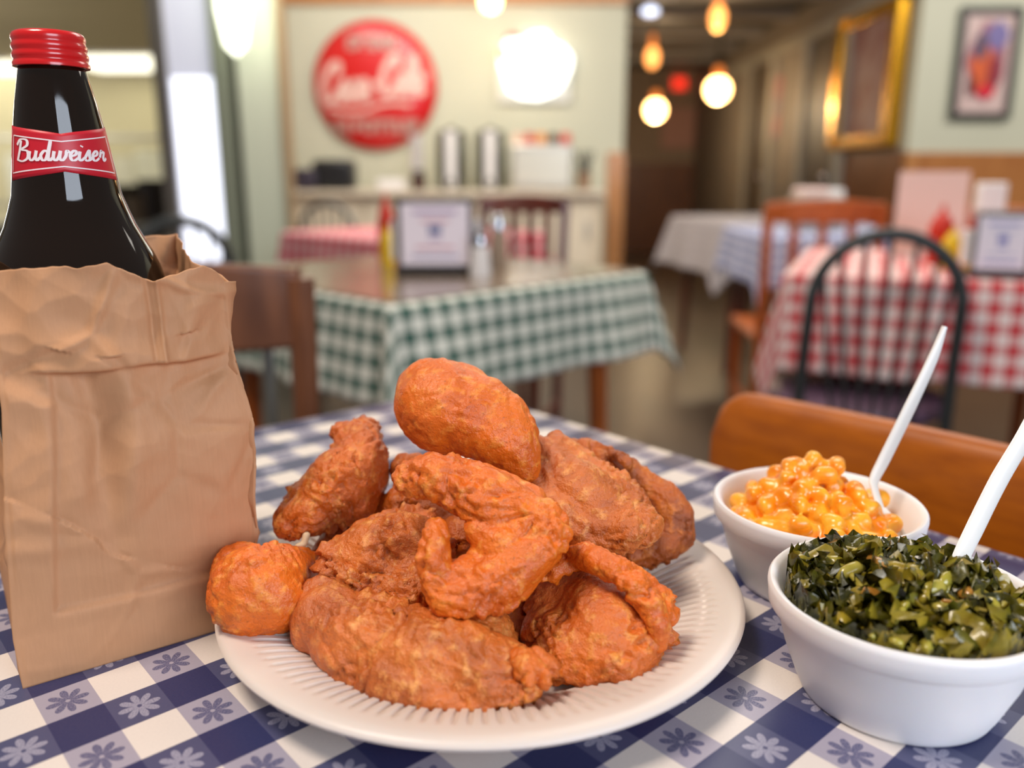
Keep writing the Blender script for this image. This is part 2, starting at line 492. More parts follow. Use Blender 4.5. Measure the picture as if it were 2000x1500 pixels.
hoop_chair((.780, 1.77, 0), -.2, .295, .880, 'black hoop-back metal chair in front of the red gingham table', m_blackmetal, m_vinyl)
rail_chair((-.430, 1.12, 0), .15, .30, .865, 'brown wooden chair with wide top board between the paper bag and the green gingham table', m_brownwood, m_vinyl,
           rails=2, slats=5, toph=.105, post=.036, bar_m=m_greymetal)
rail_chair((.03, 2.95, 0), PI-.25, .29, .905, 'dark reddish wooden slat-back chair behind the napkin holder on the green table', m_redwood, m_redwood, rails=2, slats=4, toph=.05)
hoop_chair((-.90, 4.12, 0), PI*.9, .30, .865, 'grey hoop-back metal chair between the pink-red table and white counter', m_greymetal, m_vinyl, r=.014)
hoop_chair((-1.08, 2.75, 0), .6, .32, .86, 'black hoop-back chair seen just over the top of the paper bag', m_blackmetal, m_black, r=.018)
rail_chair((1.0, 2.78, 0), -.05, .36, .895, 'honey wood rail-back chair at the pale blue checked table', m_honeychair, m_honeychair, rails=2, slats=3, toph=.06)
rail_chair((1.62, 2.9, 0), 2.6, .34, .87, 'second honey wood chair, right of the first, behind the black hoop chair', m_honeychair, m_honeychair, rails=2, slats=3, toph=.07)

# ---------------------------------------------------------------- the plate
PC = Vector((-.0150, .3985, TZ+.0012))
def plate():
    R = .13
    prof = [(0.001, .0), (.080, .0), (.086, .001), (.100, .0085), (.116, .0175), (.1235, .0205), (.128, .0212), (.130, .0206), (.1308, .0192), (.130, .0178), (.1275, .0172), (.122, .0172), (.114, .0142), (.100, .0055), (.089, -.0012), (.078, -.0012)]
    top = [(r, z+.0012) for r, z in prof[:8]]
    pr = [(0.001, .0035), (.074, .0035), (.079, .0042), (.0835, .0062), (.088, .0088), (.094, .0118), (.100, .0142), (.107, .0168), (.114, .0188), (.1165, .0200), (.1195, .0206), (.124, .0214), (.128, .0216), (.1302, .0209), (.131, .0195), (.1304, .018), (.128, .0174), (.121, .0168), (.112, .0145), (.100, .0105), (.090, .0056), (.082, .0008), (.078, 0.0), (0.001, 0)]
    def mod(r, z, a):
        if .082 < r < .1165 and z > .0065:
            k = max(0, min(1, (r-.082)/.006))*max(0, min(1, (.1165-r)/.003))
            return r, .0008*k*(1 if math.sin(a*120) > -.1 else -.9)
        return r, 0
    o = MB().lathe(pr, 960, (0, 0, 0), mod=mod).build('dinner_plate', m_plate, loc=PC, auto=50)
    tag(o, 'round white foam plate with ribbed rim under the fried chicken', 'plate')
plate()

# ---------------------------------------------------------------- bowls and sides
bowl_prof = [(0.001, .004), (.032, .004), (.036, .0065), (.0395, .014), (.046, .032), (.0505, .0445), (.0535, .0535), (.0555, .0555), (.0568, .0555), (.0578, .0542), (.0579, .0522), (.0575, .0495), (.0571, .0445), (.0560, .0432), (.0540, .0426), (.0531, .0405), (.049, .024), (.0432, .0075), (.0415, .0035), (.0405, .0012), (.039, 0), (.036, .0004), (.034, .002), (0.001, .002)]
def bowl(loc, label, s=1.0):
    o = MB().lathe([(r*s, z*s*.91) for r, z in bowl_prof], 128).build('foam_bowl', m_foam, loc=loc, auto=45)
    return tag(o, label, 'bowl', 'white foam bowls of side dishes')
BH = .0502
mac_c = WZ(1597, 975, TZ+BH); mac_c.z = TZ+.0008
grn_c = WZ(1768, 1152, TZ+BH); grn_c.z = TZ+.0008
bowl(mac_c, 'white foam bowl filled with macaroni and cheese', .972)
bowl(grn_c, 'white foam bowl filled with dark collard greens', .985)

def dome(r, R, edge, peak):      # height of the heap at radius r
    return edge + (peak-edge)*max(0, math.cos(min(1, r/R)*PI/2))**1.2

def mac_mat():
    g = NT('cheesy_macaroni'); tc = g.n('ShaderNodeTexCoord').outputs['Object']
    n1 = g.noise(75, 4, tc); n2 = g.noise(34, 3, tc)
    f1 = g.n('ShaderNodeMapRange'); g.t.links.new(n1, f1.inputs[0]); f1.inputs[1].default_value = .4; f1.inputs[2].default_value = .62
    f2 = g.n('ShaderNodeMapRange'); g.t.links.new(n2, f2.inputs[0]); f2.inputs[1].default_value = .5; f2.inputs[2].default_value = .66
    sx = g.n('ShaderNodeSeparateXYZ'); g.t.links.new(tc, sx.inputs[0])     # paprika dusted round the top of the heap
    dx = g.M('ADD', sx.outputs[0], .004); dy = g.M('SUBTRACT', sx.outputs[1], .010)
    rr = g.M('SQRT', g.M('ADD', g.M('MULTIPLY', dx, dx), g.M('MULTIPLY', dy, dy)))
    f3 = g.n('ShaderNodeMapRange'); g.t.links.new(rr, f3.inputs[0]); f3.inputs[1].default_value = .03; f3.inputs[2].default_value = .012
    c = g.mix(f1.outputs[0], lin((244, 142, 10)), lin((254, 186, 52)))
    pf = g.M('MULTIPLY', f3.outputs[0], g.M('ADD', g.M('MULTIPLY', f2.outputs[0], .7), .12))
    c = g.mix(pf, c, lin((222, 84, 4)))
    g.t.links.new(c, g.b.inputs['Base Color'])
    g.b.inputs['Roughness'].default_value = .28; g.b.inputs['Coat Weight'].default_value = .3; g.b.inputs['Coat Roughness'].default_value = .2
    g.b.inputs['Subsurface Weight'].default_value = .3; g.b.inputs['Subsurface Radius'].default_value = (1, .6, .2); g.b.inputs['Subsurface Scale'].default_value = .004
    g.t.links.new(g.bump(g.noise(240, 4, tc), .35, .0012), g.b.inputs['Normal'])
    return g.m
m_mac = mac_mat()
def macaroni():
    rnd = random.Random(5)
    mb = MB()
    prof = [(0.001, .052)]
    for i in range(1, 11):
        r = .0455*i/10
        prof.append((r, dome(r, .05, .0405, .064)-.0035))
    prof.append((.043, .034)); prof.append((.001, .02))
    mb.cur = 1
    mb.sphere((-.002, 0, .034), (.0425, .0425, .026), 40, 20)
    spots = []
    tries = 0
    while len(spots) < 60 and tries < 9000:
        tries += 1
        r = .042*math.sqrt(rnd.random()); a = rnd.random()*2*PI
        x, y = r*math.cos(a)-.003, r*math.sin(a)-.002
        z = dome(r, .047, .0415, .066) + rnd.uniform(-.004, .0035)
        if any((x-p[0])**2+(y-p[1])**2+(z-p[2])**2 < .0088**2 for p in spots): continue
        spots.append((x, y, z))
    spots += [(-.002, .006, .073), (-.014, .004, .069), (.010, .004, .0705)]
    for (x, y, z) in spots:
        R = rnd.uniform(.0060, .0090); r0 = rnd.uniform(.0046, .0064)
        Q = Matrix.Rotation(rnd.random()*2*PI, 3, 'Z') @ Matrix.Rotation(rnd.uniform(-.8, .8), 3, 'X')
        arc = rnd.uniform(1.1, 1.9)
        pts = []; rs = []
        K = 9
        for k in range(K):
            t = -arc/2+arc*k/(K-1)
            pts.append(Vector((x, y, z)) + Q @ Vector((R*math.sin(t), R*math.cos(t)-R, 0)))
            e = min(k, K-1-k)
            rs.append(r0*(.62 if e == 0 else (.92 if e == 1 else 1)))
        top = z > .062 and math.hypot(x+.004, y-.004) < .022
        mb.cur = 1 if (top and rnd.random() < .6) or rnd.random() < .14 else 0
        mb.tube(pts, rs, 12)
    o = mb.build('macaroni_and_cheese', m_mac, loc=mac_c-Vector((0, 0, .0026)), auto=180)
    rm = o.modifiers.new('Remesh', 'REMESH'); rm.mode = 'VOXEL'; rm.voxel_size = .0009; rm.use_smooth_shade = True
    sm = o.modifiers.new('Smooth', 'SMOOTH'); sm.factor = .6; sm.iterations = 9
    tag(o, 'heap of orange-yellow macaroni and cheese filling the farther foam bowl', 'macaroni', kind='stuff')
macaroni()

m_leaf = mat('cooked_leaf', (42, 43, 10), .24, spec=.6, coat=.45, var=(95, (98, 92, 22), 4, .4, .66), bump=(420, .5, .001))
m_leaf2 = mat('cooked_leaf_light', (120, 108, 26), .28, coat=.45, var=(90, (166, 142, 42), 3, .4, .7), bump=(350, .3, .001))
m_stem = mat('olive_stem', (156, 146, 48), .25, coat=.5, var=(70, (186, 170, 78), 3, .4, .7), sss=.2)
m_fat = mat('amber_pork_bit', (176, 124, 50), .3, coat=.4, sss=.2)
def greens():
    rnd = random.Random(11)
    mb = MB()
    mb.cur = 0
    mb.lathe([(0.001, .055)]+[(.05*i/12, dome(.05*i/12, .052, .042, .057)-.002) for i in range(1, 13)]+[(.046, .034), (.001, .02)], 64,
             mod=lambda r, z, a: (r, .003*noise.noise(Vector((r*math.cos(a)*150, r*math.sin(a)*150, 3))) if z > .036 else 0))
    R0 = .050
    for i in range(430):
        r = R0*math.sqrt(rnd.random()); a = rnd.random()*2*PI
        if rnd.random() < .16: r = R0*rnd.uniform(.86, .96)
        x, y = r*math.cos(a), r*math.sin(a)
        z = dome(r, .054, .0462, .0612)+rnd.uniform(-.005, .0025)+.004*noise.noise(Vector((x*60, y*60, 4)))
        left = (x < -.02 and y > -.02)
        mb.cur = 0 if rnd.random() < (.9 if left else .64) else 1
        s = rnd.uniform(.006, .0135)
        Q = Matrix.Rotation(rnd.random()*2*PI, 3, 'Z') @ Matrix.Rotation(rnd.gauss(0, .55), 3, 'X') @ Matrix.Rotation(rnd.gauss(0, .55), 3, 'Y')
        n = 6; vs = []; sd = rnd.random()*99
        asp = rnd.uniform(.5, 1)
        for j in range(n+1):
            for k in range(n+1):
                u, v = -1+2*j/n, -1+2*k/n
                # round the sheet
                uu, vv = u*math.sqrt(1-.45*v*v), v*math.sqrt(1-.45*u*u)
                w = .0034*noise.noise(Vector((u*1.9+sd, v*1.9, sd)))*2.2 + .0012*noise.noise(Vector((u*5, v*5+sd, sd)))
                e = 1+.25*noise.noise(Vector((uu*2+sd, vv*2, 1)))
                vv_ = Vector((x, y, z)) + Q @ Vector((uu*s*e, vv*s*asp*e, w*1.4))
                q_ = math.hypot(vv_.x, vv_.y); lim_ = .0492 if vv_.z < .062 else .0515
                if q_ > lim_: vv_.x *= lim_/q_; vv_.y *= lim_/q_; vv_.z += (q_-lim_)*.6
                vs.append(vv_)
        fs = [(j*(n+1)+k, j*(n+1)+k+1, (j+1)*(n+1)+k+1, (j+1)*(n+1)+k) for j in range(n) for k in range(n)]
        mb.add(vs, fs)
    for i in range(88):
        r = .043*math.sqrt(rnd.random()); a = rnd.random()*2*PI
        x, y = r*math.cos(a), r*math.sin(a)
        if x < -.022 and rnd.random() < .6: continue
        z = dome(r, .054, .0462, .0638)+rnd.uniform(-.001, .0025)
        L = rnd.uniform(.004, .0085); w = rnd.uniform(.0022, .0040)
        d = Vector((math.cos(b := rnd.random()*2*PI), math.sin(b), rnd.uniform(-.5, .5))).normalized()
        p = Vector((x, y, z)); bend = Vector((-d.y, d.x, rnd.uniform(-.3, .5)))*L*.3
        mb.cur = 3 if rnd.random() < .2 else (2 if rnd.random() < .55 else 1)
        mb.tube([p-d*L, p-d*L*.4+bend, p+d*L*.4+bend, p+d*L], [(w*.5, w*.35), (w, w*.55), (w, w*.5), (w*.6, w*.3)], 8)
    # the conspicuous stems of the photo: pixel, half-vector in pixels
    for (px, py, qx, qy, w) in ((1885, 1102, 1838, 1128, .0032), (1825, 1215, 1838, 1262, .0048), (1738, 1222, 1768, 1236, .0042), (1700, 1200, 1682, 1226, .0034), (1690, 1092, 1640, 1100, .003), (1720, 1075, 1712, 1098, .0025), (1805, 1140, 1850, 1130, .003), (1775, 1150, 1750, 1172, .003)):
        yy = grn_c.y
        A = WZ(px, py, TZ+.063); B_ = WZ(qx, qy, TZ+.063)
        for P_ in (A, B_):
            rr = math.hypot(P_.x-grn_c.x, P_.y-grn_c.y); k_ = min(1, .0475/max(rr, 1e-4)); P_.x = grn_c.x+(P_.x-grn_c.x)*k_; P_.y = grn_c.y+(P_.y-grn_c.y)*k_; P_.z = TZ+dome(rr*k_, .054, .0515, .0655)
        A -= grn_c; B_ -= grn_c
        mid = (A+B_)/2+Vector((0, 0, .002))
        mb.cur = 2
        mb.tube([A, (A+mid)/2+Vector((0, 0, .001)), mid, (B_+mid)/2+Vector((0, 0, .001)), B_], [(w*.4, w*.3), (w*.9, w*.5), (w, w*.5), (w*.9, w*.5), (w*.5, w*.3)], 10)
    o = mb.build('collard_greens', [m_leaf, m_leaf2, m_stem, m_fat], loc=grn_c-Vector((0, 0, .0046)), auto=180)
    tag(o, 'heap of glossy dark cooked collard greens with olive stems in the nearer bowl', 'collard greens', kind='stuff')
greens()

def cutlery(pts, widths, label, side):
    # pts: world points along the handle; widths in metres (half)
    t = thing('plastic_fork', label, 'fork', pts[-1], 0, 'white plastic forks')
    P = catmull(pts, 8); n = len(P); org = Vector(pts[-1])
    ws = np.interp(np.linspace(0, 1, n), np.linspace(0, 1, len(widths)), widths)
    MB().tube([p-org for p in P], [(w, .0014) for w in ws], 16, flat=side).build('handle', m_cutlery, t, auto=60)
    d = (P[-1]-P[-5]).normalized(); sd = Vector(side)
    base = P[-1]-org
    head = MB(); head.tube([base-d*.002, base+d*.006, base+d*.014], [(ws[-1], .0014), (.008, .0012), (.0095, .001)], 12, flat=side)
    for k in range(4):
        q = base+d*.013+sd*(k-1.5)*.005
        head.tube([q, q+d*.012, q+d*.022], [.0014, .0013, .0006], 8)
    head.build('tines', m_cutlery, t)
yF = mac_c.y-.014
f1 = [WY(1845, 638, yF+.035), WY(1822, 700, yF+.032), WY(1775, 800, yF+.026), WY(1728, 895, yF+.02), WY(1708, 935, yF+.016), WY(1708, 955, yF+.012), WY(1722, 1000, yF+.004)]
cutlery(f1, [.0016, .0035, .0042, .0042, .0036, .0033, .0030], 'white plastic fork standing in the macaroni', (.9, .3, .3))
yG = grn_c.y
f2 = [WY(2075, 690, yG+.07), WY(2010, 835, yG+.055), WY(1950, 940, yG+.045), WY(1905, 1030, yG+.036), WY(1872, 1100, yG+.026), WY(1862, 1150, yG+.016)]
cutlery(f2, [.002, .0046, .005, .005, .0046, .004], 'white plastic fork standing in the collard greens', (.9, .3, .3))

# ---------------------------------------------------------------- fried chicken
FLOORZ = TZ+.0062
def sph(px, py, r, Y, fl=None):
    for _ in range(60):
        p = WY(px, py, Y); t = (p-CAM).dot(Vector((0, CP, -SP))); R = r*t/F
        if p.z-R*.9 >= (fl or FLOORZ): break
        Y -= .002
    return p, R
def ico():
    import bmesh
    bm = bmesh.new(); bmesh.ops.create_icosphere(bm, subdivisions=2, radius=1)
    v = [tuple(x.co) for x in bm.verts]; f = [tuple(x.index for x in fc.verts) for fc in bm.faces]
    bm.free(); return v, f
ICO = ico()
def piece(name, label, chains, m, seed, amp=1.0, ridge=1.0, crumb=1.0, stretch=(1, 1, 1), fl=None, vox=.0013, smooth=7, cat='fried chicken', parent=None, group='fried chicken pieces piled on the plate'):
    mb = MB(); cen = Vector((0, 0, 0)); k = 0
    for ch in chains:
        pts = [sph(*c[:4], fl=fl) for c in ch]
        for i in range(len(pts)):
            if i < len(pts)-1:
                (p, r), (q, s) = pts[i], pts[i+1]
                st = max(1, int((q-p).length/(min(r, s)*.3)))
                seq = [(p.lerp(q, j/st), r+(s-r)*j/st) for j in range(st)]
            else: seq = [pts[i]]
            for p, r in seq:
                mb.add([(p.x+r*x, p.y+r*y, p.z+r*z) for x, y, z in ICO[0]], ICO[1]); cen += p; k += 1
    cen /= k
    me = bpy.data.meshes.new('tmp'); me.from_pydata([(x-cen.x, y-cen.y, z-cen.z) for x, y, z in mb.v], [], mb.f)
    o = bpy.data.objects.new(name, me); C.objects.link(o)
    rm = o.modifiers.new('r', 'REMESH'); rm.mode = 'VOXEL'; rm.voxel_size = vox
    sm = o.modifiers.new('s', 'SMOOTH'); sm.factor = .6; sm.iterations = smooth
    dg = bpy.context.evaluated_depsgraph_get(); dg.update()
    me2 = bpy.data.meshes.new_from_object(o.evaluated_get(dg))
    o.modifiers.clear(); o.data = me2
    n = len(me2.vertices)
    co = np.empty(n*3); me2.vertices.foreach_get('co', co); co = co.reshape(-1, 3)
    no = np.empty(n*3); me2.vertices.foreach_get('normal', no); no = no.reshape(-1, 3)
    out = co.copy(); sv = Vector((seed*7.3, seed*3.1, seed*1.9)); sx, sy, sz = stretch
    nz = noise.noise
    for i in range(n):
        x, y, z = co[i]
        v = Vector((x*sx, y*sy, z*sz))
        wv = v*28+sv
        warp = Vector((nz(wv), nz(wv+Vector((9, 0, 0))), nz(wv+Vector((0, 9, 0)))))
        d = .0030*amp*nz(v*42+sv)
        q = v*62+warp*1.9+sv
        a = nz(q); g1 = math.exp(-(a/.10)**2)                 # folds of the fried skin
        k1 = max(0, min(1, nz(v*33-sv)*2.2+.75))
        d += ridge*k1*(.0007-.0026*g1)
        b = nz(q*2.4+Vector((5, 5, 5))); d -= .0013*ridge*math.exp(-(b/.13)**2)*(.35+.65*k1)
        c = nz(v*260+sv); mask = max(0, min(1, nz(v*46-sv)*3+.1))
        d += .0009*crumb*c*(.35+mask*2.4)
        d += .0006*crumb*nz(v*520+warp*3)*(.4+mask*1.5)
        out[i] = co[i]+no[i]*d
    me2.vertices.foreach_set('co', out.ravel()); me2.update()
    me2.materials.clear(); me2.materials.append(m)
    me2.polygons.foreach_set('use_smooth', [True]*len(me2.polygons))
    o.location = cen
    if parent: o.parent = parent; o.location = cen-parent.location
    else: tag(o, label, cat, group)
    return o
cm = [chicken_mat('fried_crust', (216, 108, 30), (242, 164, 78), (172, 78, 20), 1),
      chicken_mat('fried_crust_bright', (226, 110, 22), (244, 156, 62), (200, 88, 16), 2, .8),
      chicken_mat('fried_crust_tan', (214, 114, 44), (242, 166, 90), (172, 84, 28), 3),
      chicken_mat('fried_crust_dark', (190, 94, 24), (226, 134, 54), (138, 64, 18), 4)]
# (px, py, radius px, Y)
piece('chicken_drumstick', 'smooth fat fried drumstick on top of the pile', [
    [(862, 792, 92, .415), (880, 798, 94, .412), (925, 812, 88, .408), (962, 836, 78, .404), (992, 860, 64, .400), (1010, 882, 52, .398), (1026, 912, 36, .396)],
    [(960, 800, 50, .410), (1000, 800, 30, .408), (1024, 812, 18, .408), (1032, 850, 24, .404), (1028, 885, 28, .400)], [(840, 765, 64, .42), (900, 762, 60, .42)], [(980, 880, 34, .400), (955, 868, 30, .402)]],
    cm[1], 1, amp=.7, ridge=.22, crumb=.3, smooth=10)
piece('chicken_thigh', 'long fried thigh leaning right under the drumstick, with a smooth round end', [
    [(1065, 895, 42, .415), (1085, 930, 60, .41), (1130, 965, 70, .402), (1180, 1000, 64, .395), (1225, 1022, 52, .390), (1248, 1030, 42, .388)],
    [(1090, 875, 30, .42), (1140, 902, 36, .42), (1180, 940, 38, .412), (1230, 982, 42, .40)], [(1150, 1030, 46, .388), (1215, 1032, 44, .383)],
    [(1050, 930, 34, .402), (1075, 980, 40, .395)], [(1100, 1000, 40, .39), (1160, 1050, 26, .385), (1210, 1060, 22, .382)]],
    cm[2], 2, amp=1.3, ridge=.75, crumb=.9, smooth=7)
piece('chicken_wing', 'curved fried wing arching at the back right of the pile', [
    [(1140, 880, 26, .445), (1190, 900, 26, .445), (1240, 925, 30, .44), (1290, 965, 36, .435), (1322, 1010, 40, .43), (1325, 1045, 38, .425), (1290, 1070, 36, .42), (1240, 1080, 34, .42)],
    [(1090, 872, 26, .45), (1140, 882, 24, .447)], [(1270, 1085, 30, .42), (1200, 1070, 34, .43)], [(1205, 890, 14, .435), (1225, 905, 16, .43)]],
    cm[3], 3, amp=1.0, ridge=.7, crumb=.9)
piece('chicken_wing', 'large bent fried wing with an open gap in the centre of the pile', [
    [(802, 933, 38, .365), (845, 930, 50, .362), (900, 948, 52, .360), (960, 975, 58, .356), (1010, 1005, 58, .353), (1055, 1025, 52, .350), (1088, 1030, 36, .348)],
    [(1072, 1055, 40, .346), (1035, 1080, 52, .343), (995, 1110, 58, .340), (955, 1140, 58, .335), (915, 1158, 52, .332), (872, 1168, 44, .330)],
    [(868, 1168, 40, .330), (850, 1120, 36, .333), (846, 1070, 30, .337), (850, 1032, 24, .342)],
    [(955, 1040, 48, .350), (985, 1060, 60, .346), (945, 1085, 34, .345)], [(845, 902, 26, .37), (900, 915, 28, .37), (960, 942, 30, .367), (1040, 975, 30, .362)],
    [(905, 1120, 34, .335), (940, 1105, 34, .34)], [(1095, 1060, 22, .345), (1055, 1115, 18, .342), (1015, 1160, 18, .335), (975, 1188, 16, .330)], [(1105, 1012, 16, .350), (1070, 985, 18, .354)]],
    cm[1], 4, amp=.9, ridge=.55, crumb=1.0, smooth=5, vox=.0012)
piece('chicken_thigh', 'wrinkled fried piece leaning at the back left beside the paper bag', [
    [(695, 875, 54, .440), (703, 902, 60, .432), (680, 928, 70, .425), (642, 965, 66, .418), (605, 998, 54, .412), (575, 1018, 40, .41)],
    [(715, 885, 42, .44), (722, 945, 38, .43), (695, 985, 44, .42), (645, 1010, 36, .415)], [(668, 850, 30, .445), (712, 852, 34, .448)], [(590, 965, 30, .42), (560, 1010, 26, .41)]],
    cm[0], 5, amp=1.0, ridge=1.0, crumb=1.0, smooth=5, stretch=(1.3, 1, 1.3))
piece('chicken_drumstick', 'round knob of a fried drumstick at the far left of the plate', [
    [(500, 1148, 92, .375), (515, 1142, 88, .38), (540, 1130, 72, .39), (575, 1115, 50, .40)], [(485, 1165, 80, .365), (525, 1172, 72, .365)],
    [(480, 1125, 66, .385), (448, 1150, 42, .375)], [(540, 1208, 34, .36), (515, 1212, 34, .36), (490, 1210, 40, .36)], [(566, 1185, 20, .365), (556, 1215, 18, .36)]],
    cm[1], 6, amp=1.0, ridge=.7, crumb=.9, smooth=8, fl=TZ+.0175)
piece('chicken_breast', 'big fried breast lying at the front of the plate', [
    [(645, 1215, 74, .350), (700, 1240, 84, .342), (770, 1262, 90, .335), (850, 1288, 90, .328), (930, 1305, 84, .322), (1000, 1330, 66, .316), (1030, 1350, 42, .312)],
    [(640, 1180, 52, .36), (720, 1195, 60, .36), (800, 1215, 62, .355), (880, 1235, 66, .35), (950, 1252, 62, .345)],
    [(612, 1145, 22, .36), (600, 1195, 32, .352), (598, 1240, 32, .345)], [(760, 1312, 62, .318), (850, 1338, 62, .312), (930, 1350, 50, .309), (1010, 1362, 34, .308)],
    [(690, 1292, 52, .325), (635, 1268, 38, .335), (720, 1325, 40, .318)], [(620, 1130, 12, .36), (700, 1160, 24, .36)], [(900, 1225, 30, .335), (950, 1230, 34, .335)]],
    cm[2], 7, amp=1.7, ridge=.7, crumb=1.0, smooth=6)
piece('chicken_thigh', 'crumbly tan fried thigh between the left pieces and the bent wing', [
    [(680, 1085, 48, .380), (730, 1070, 66, .378), (780, 1060, 66, .378), (830, 1080, 66, .378)], [(655, 1105, 30, .372), (665, 1130, 22, .366), (700, 1140, 36, .362)],
    [(760, 1125, 58, .368), (810, 1150, 60, .362)], [(700, 1038, 26, .39), (790, 1012, 30, .395), (830, 1018, 30, .39)], [(642, 1075, 16, .375), (690, 1165, 16, .358)]],
    cm[2], 8, amp=1.5, ridge=1.1, crumb=2.2, smooth=4)
piece('chicken_thigh', 'wrinkled fried thigh with a curled skin flap at the right of the plate', [
    [(1100, 1180, 70, .365), (1140, 1200, 84, .360), (1190, 1235, 88, .355), (1220, 1250, 78, .35)], [(1085, 1235, 62, .35), (1125, 1275, 62, .34), (1190, 1290, 60, .335), (1245, 1280, 52, .34)],
    [(1120, 1120, 50, .375), (1130, 1150, 66, .37)], [(1178, 1325, 30, .325), (1155, 1312, 36, .325)], [(1270, 1240, 44, .35), (1288, 1255, 36, .348)], [(1060, 1290, 28, .335), (1100, 1310, 26, .33)]],
    cm[0], 9, amp=1.3, ridge=1.15, crumb=1.2, smooth=5, stretch=(1, 1, 1.5))
piece('chicken_skin', 'ragged curled strip of fried skin over the right-hand thigh', [
    [(1135, 1085, 26, .358), (1170, 1095, 28, .348), (1205, 1115, 26, .340), (1240, 1145, 24, .335), (1270, 1180, 22, .332), (1285, 1220, 20, .330), (1285, 1258, 16, .330)],
    [(1150, 1068, 18, .362), (1195, 1090, 20, .352), (1245, 1120, 20, .346), (1290, 1165, 22, .343), (1300, 1200, 22, .340)], [(1120, 1090, 20, .36), (1090, 1112, 14, .358), (1060, 1132, 10, .356)],
    [(1225, 1110, 18, .342), (1262, 1150, 18, .338), (1290, 1195, 18, .335)]],
    cm[1], 10, amp=1.0, ridge=.9, crumb=1.1, smooth=3, vox=.0011)
piece('chicken_scrap', 'small ragged crumbly scrap between the breast and the right-hand thigh', [
    [(1015, 1288, 22, .310), (1030, 1310, 30, .306), (1045, 1330, 24, .304)], [(1005, 1325, 18, .306), (1045, 1285, 13, .312), (1075, 1305, 13, .310)], [(1005, 1268, 9, .315), (1030, 1345, 14, .302)], [(1035, 1300, 16, .308), (1062, 1320, 14, .306)]],
    cm[0], 11, amp=1.2, ridge=1.2, crumb=2.2, smooth=2, vox=.001)
piece('chicken_breast', 'dark fried piece at the middle of the pile, extended as dark fill for the shaded gaps', [
    [(790, 915, 34, .44), (830, 935, 46, .43), (800, 985, 50, .42), (900, 1000, 62, .42), (1000, 1040, 66, .415), (1060, 1100, 60, .41)], [(1100, 1080, 50, .42), (950, 935, 34, .43), (1020, 960, 46, .425)],
    [(900, 1050, 46, .395), (1000, 1120, 56, .392), (1010, 1190, 46, .385), (1015, 1235, 30, .375)], [(800, 985, 40, .42), (720, 1010, 30, .43), (650, 1055, 26, .42), (628, 1085, 24, .41)]],  # lobes added so the gaps between pieces look dark
    cm[3], 12, amp=1.2, ridge=.9, crumb=1.2, smooth=6, vox=.0016)
# bone end of the wrinkled piece
bm_ = MB(); b0 = WY(592, 1050, .415); b1 = WY(590, 1068, .41); b2 = WY(575, 1064, .405)
piece('bone_chip', 'pale bone tip poking out beneath the wrinkled back-left piece', [[(598, 1045, 9, .40), (594, 1062, 7, .398), (580, 1066, 5, .396)]],
      mat('pale_bone', (226, 200, 160), .5), 13, amp=.2, ridge=.1, crumb=.2, smooth=2, vox=.0006, cat='bone', group=None)

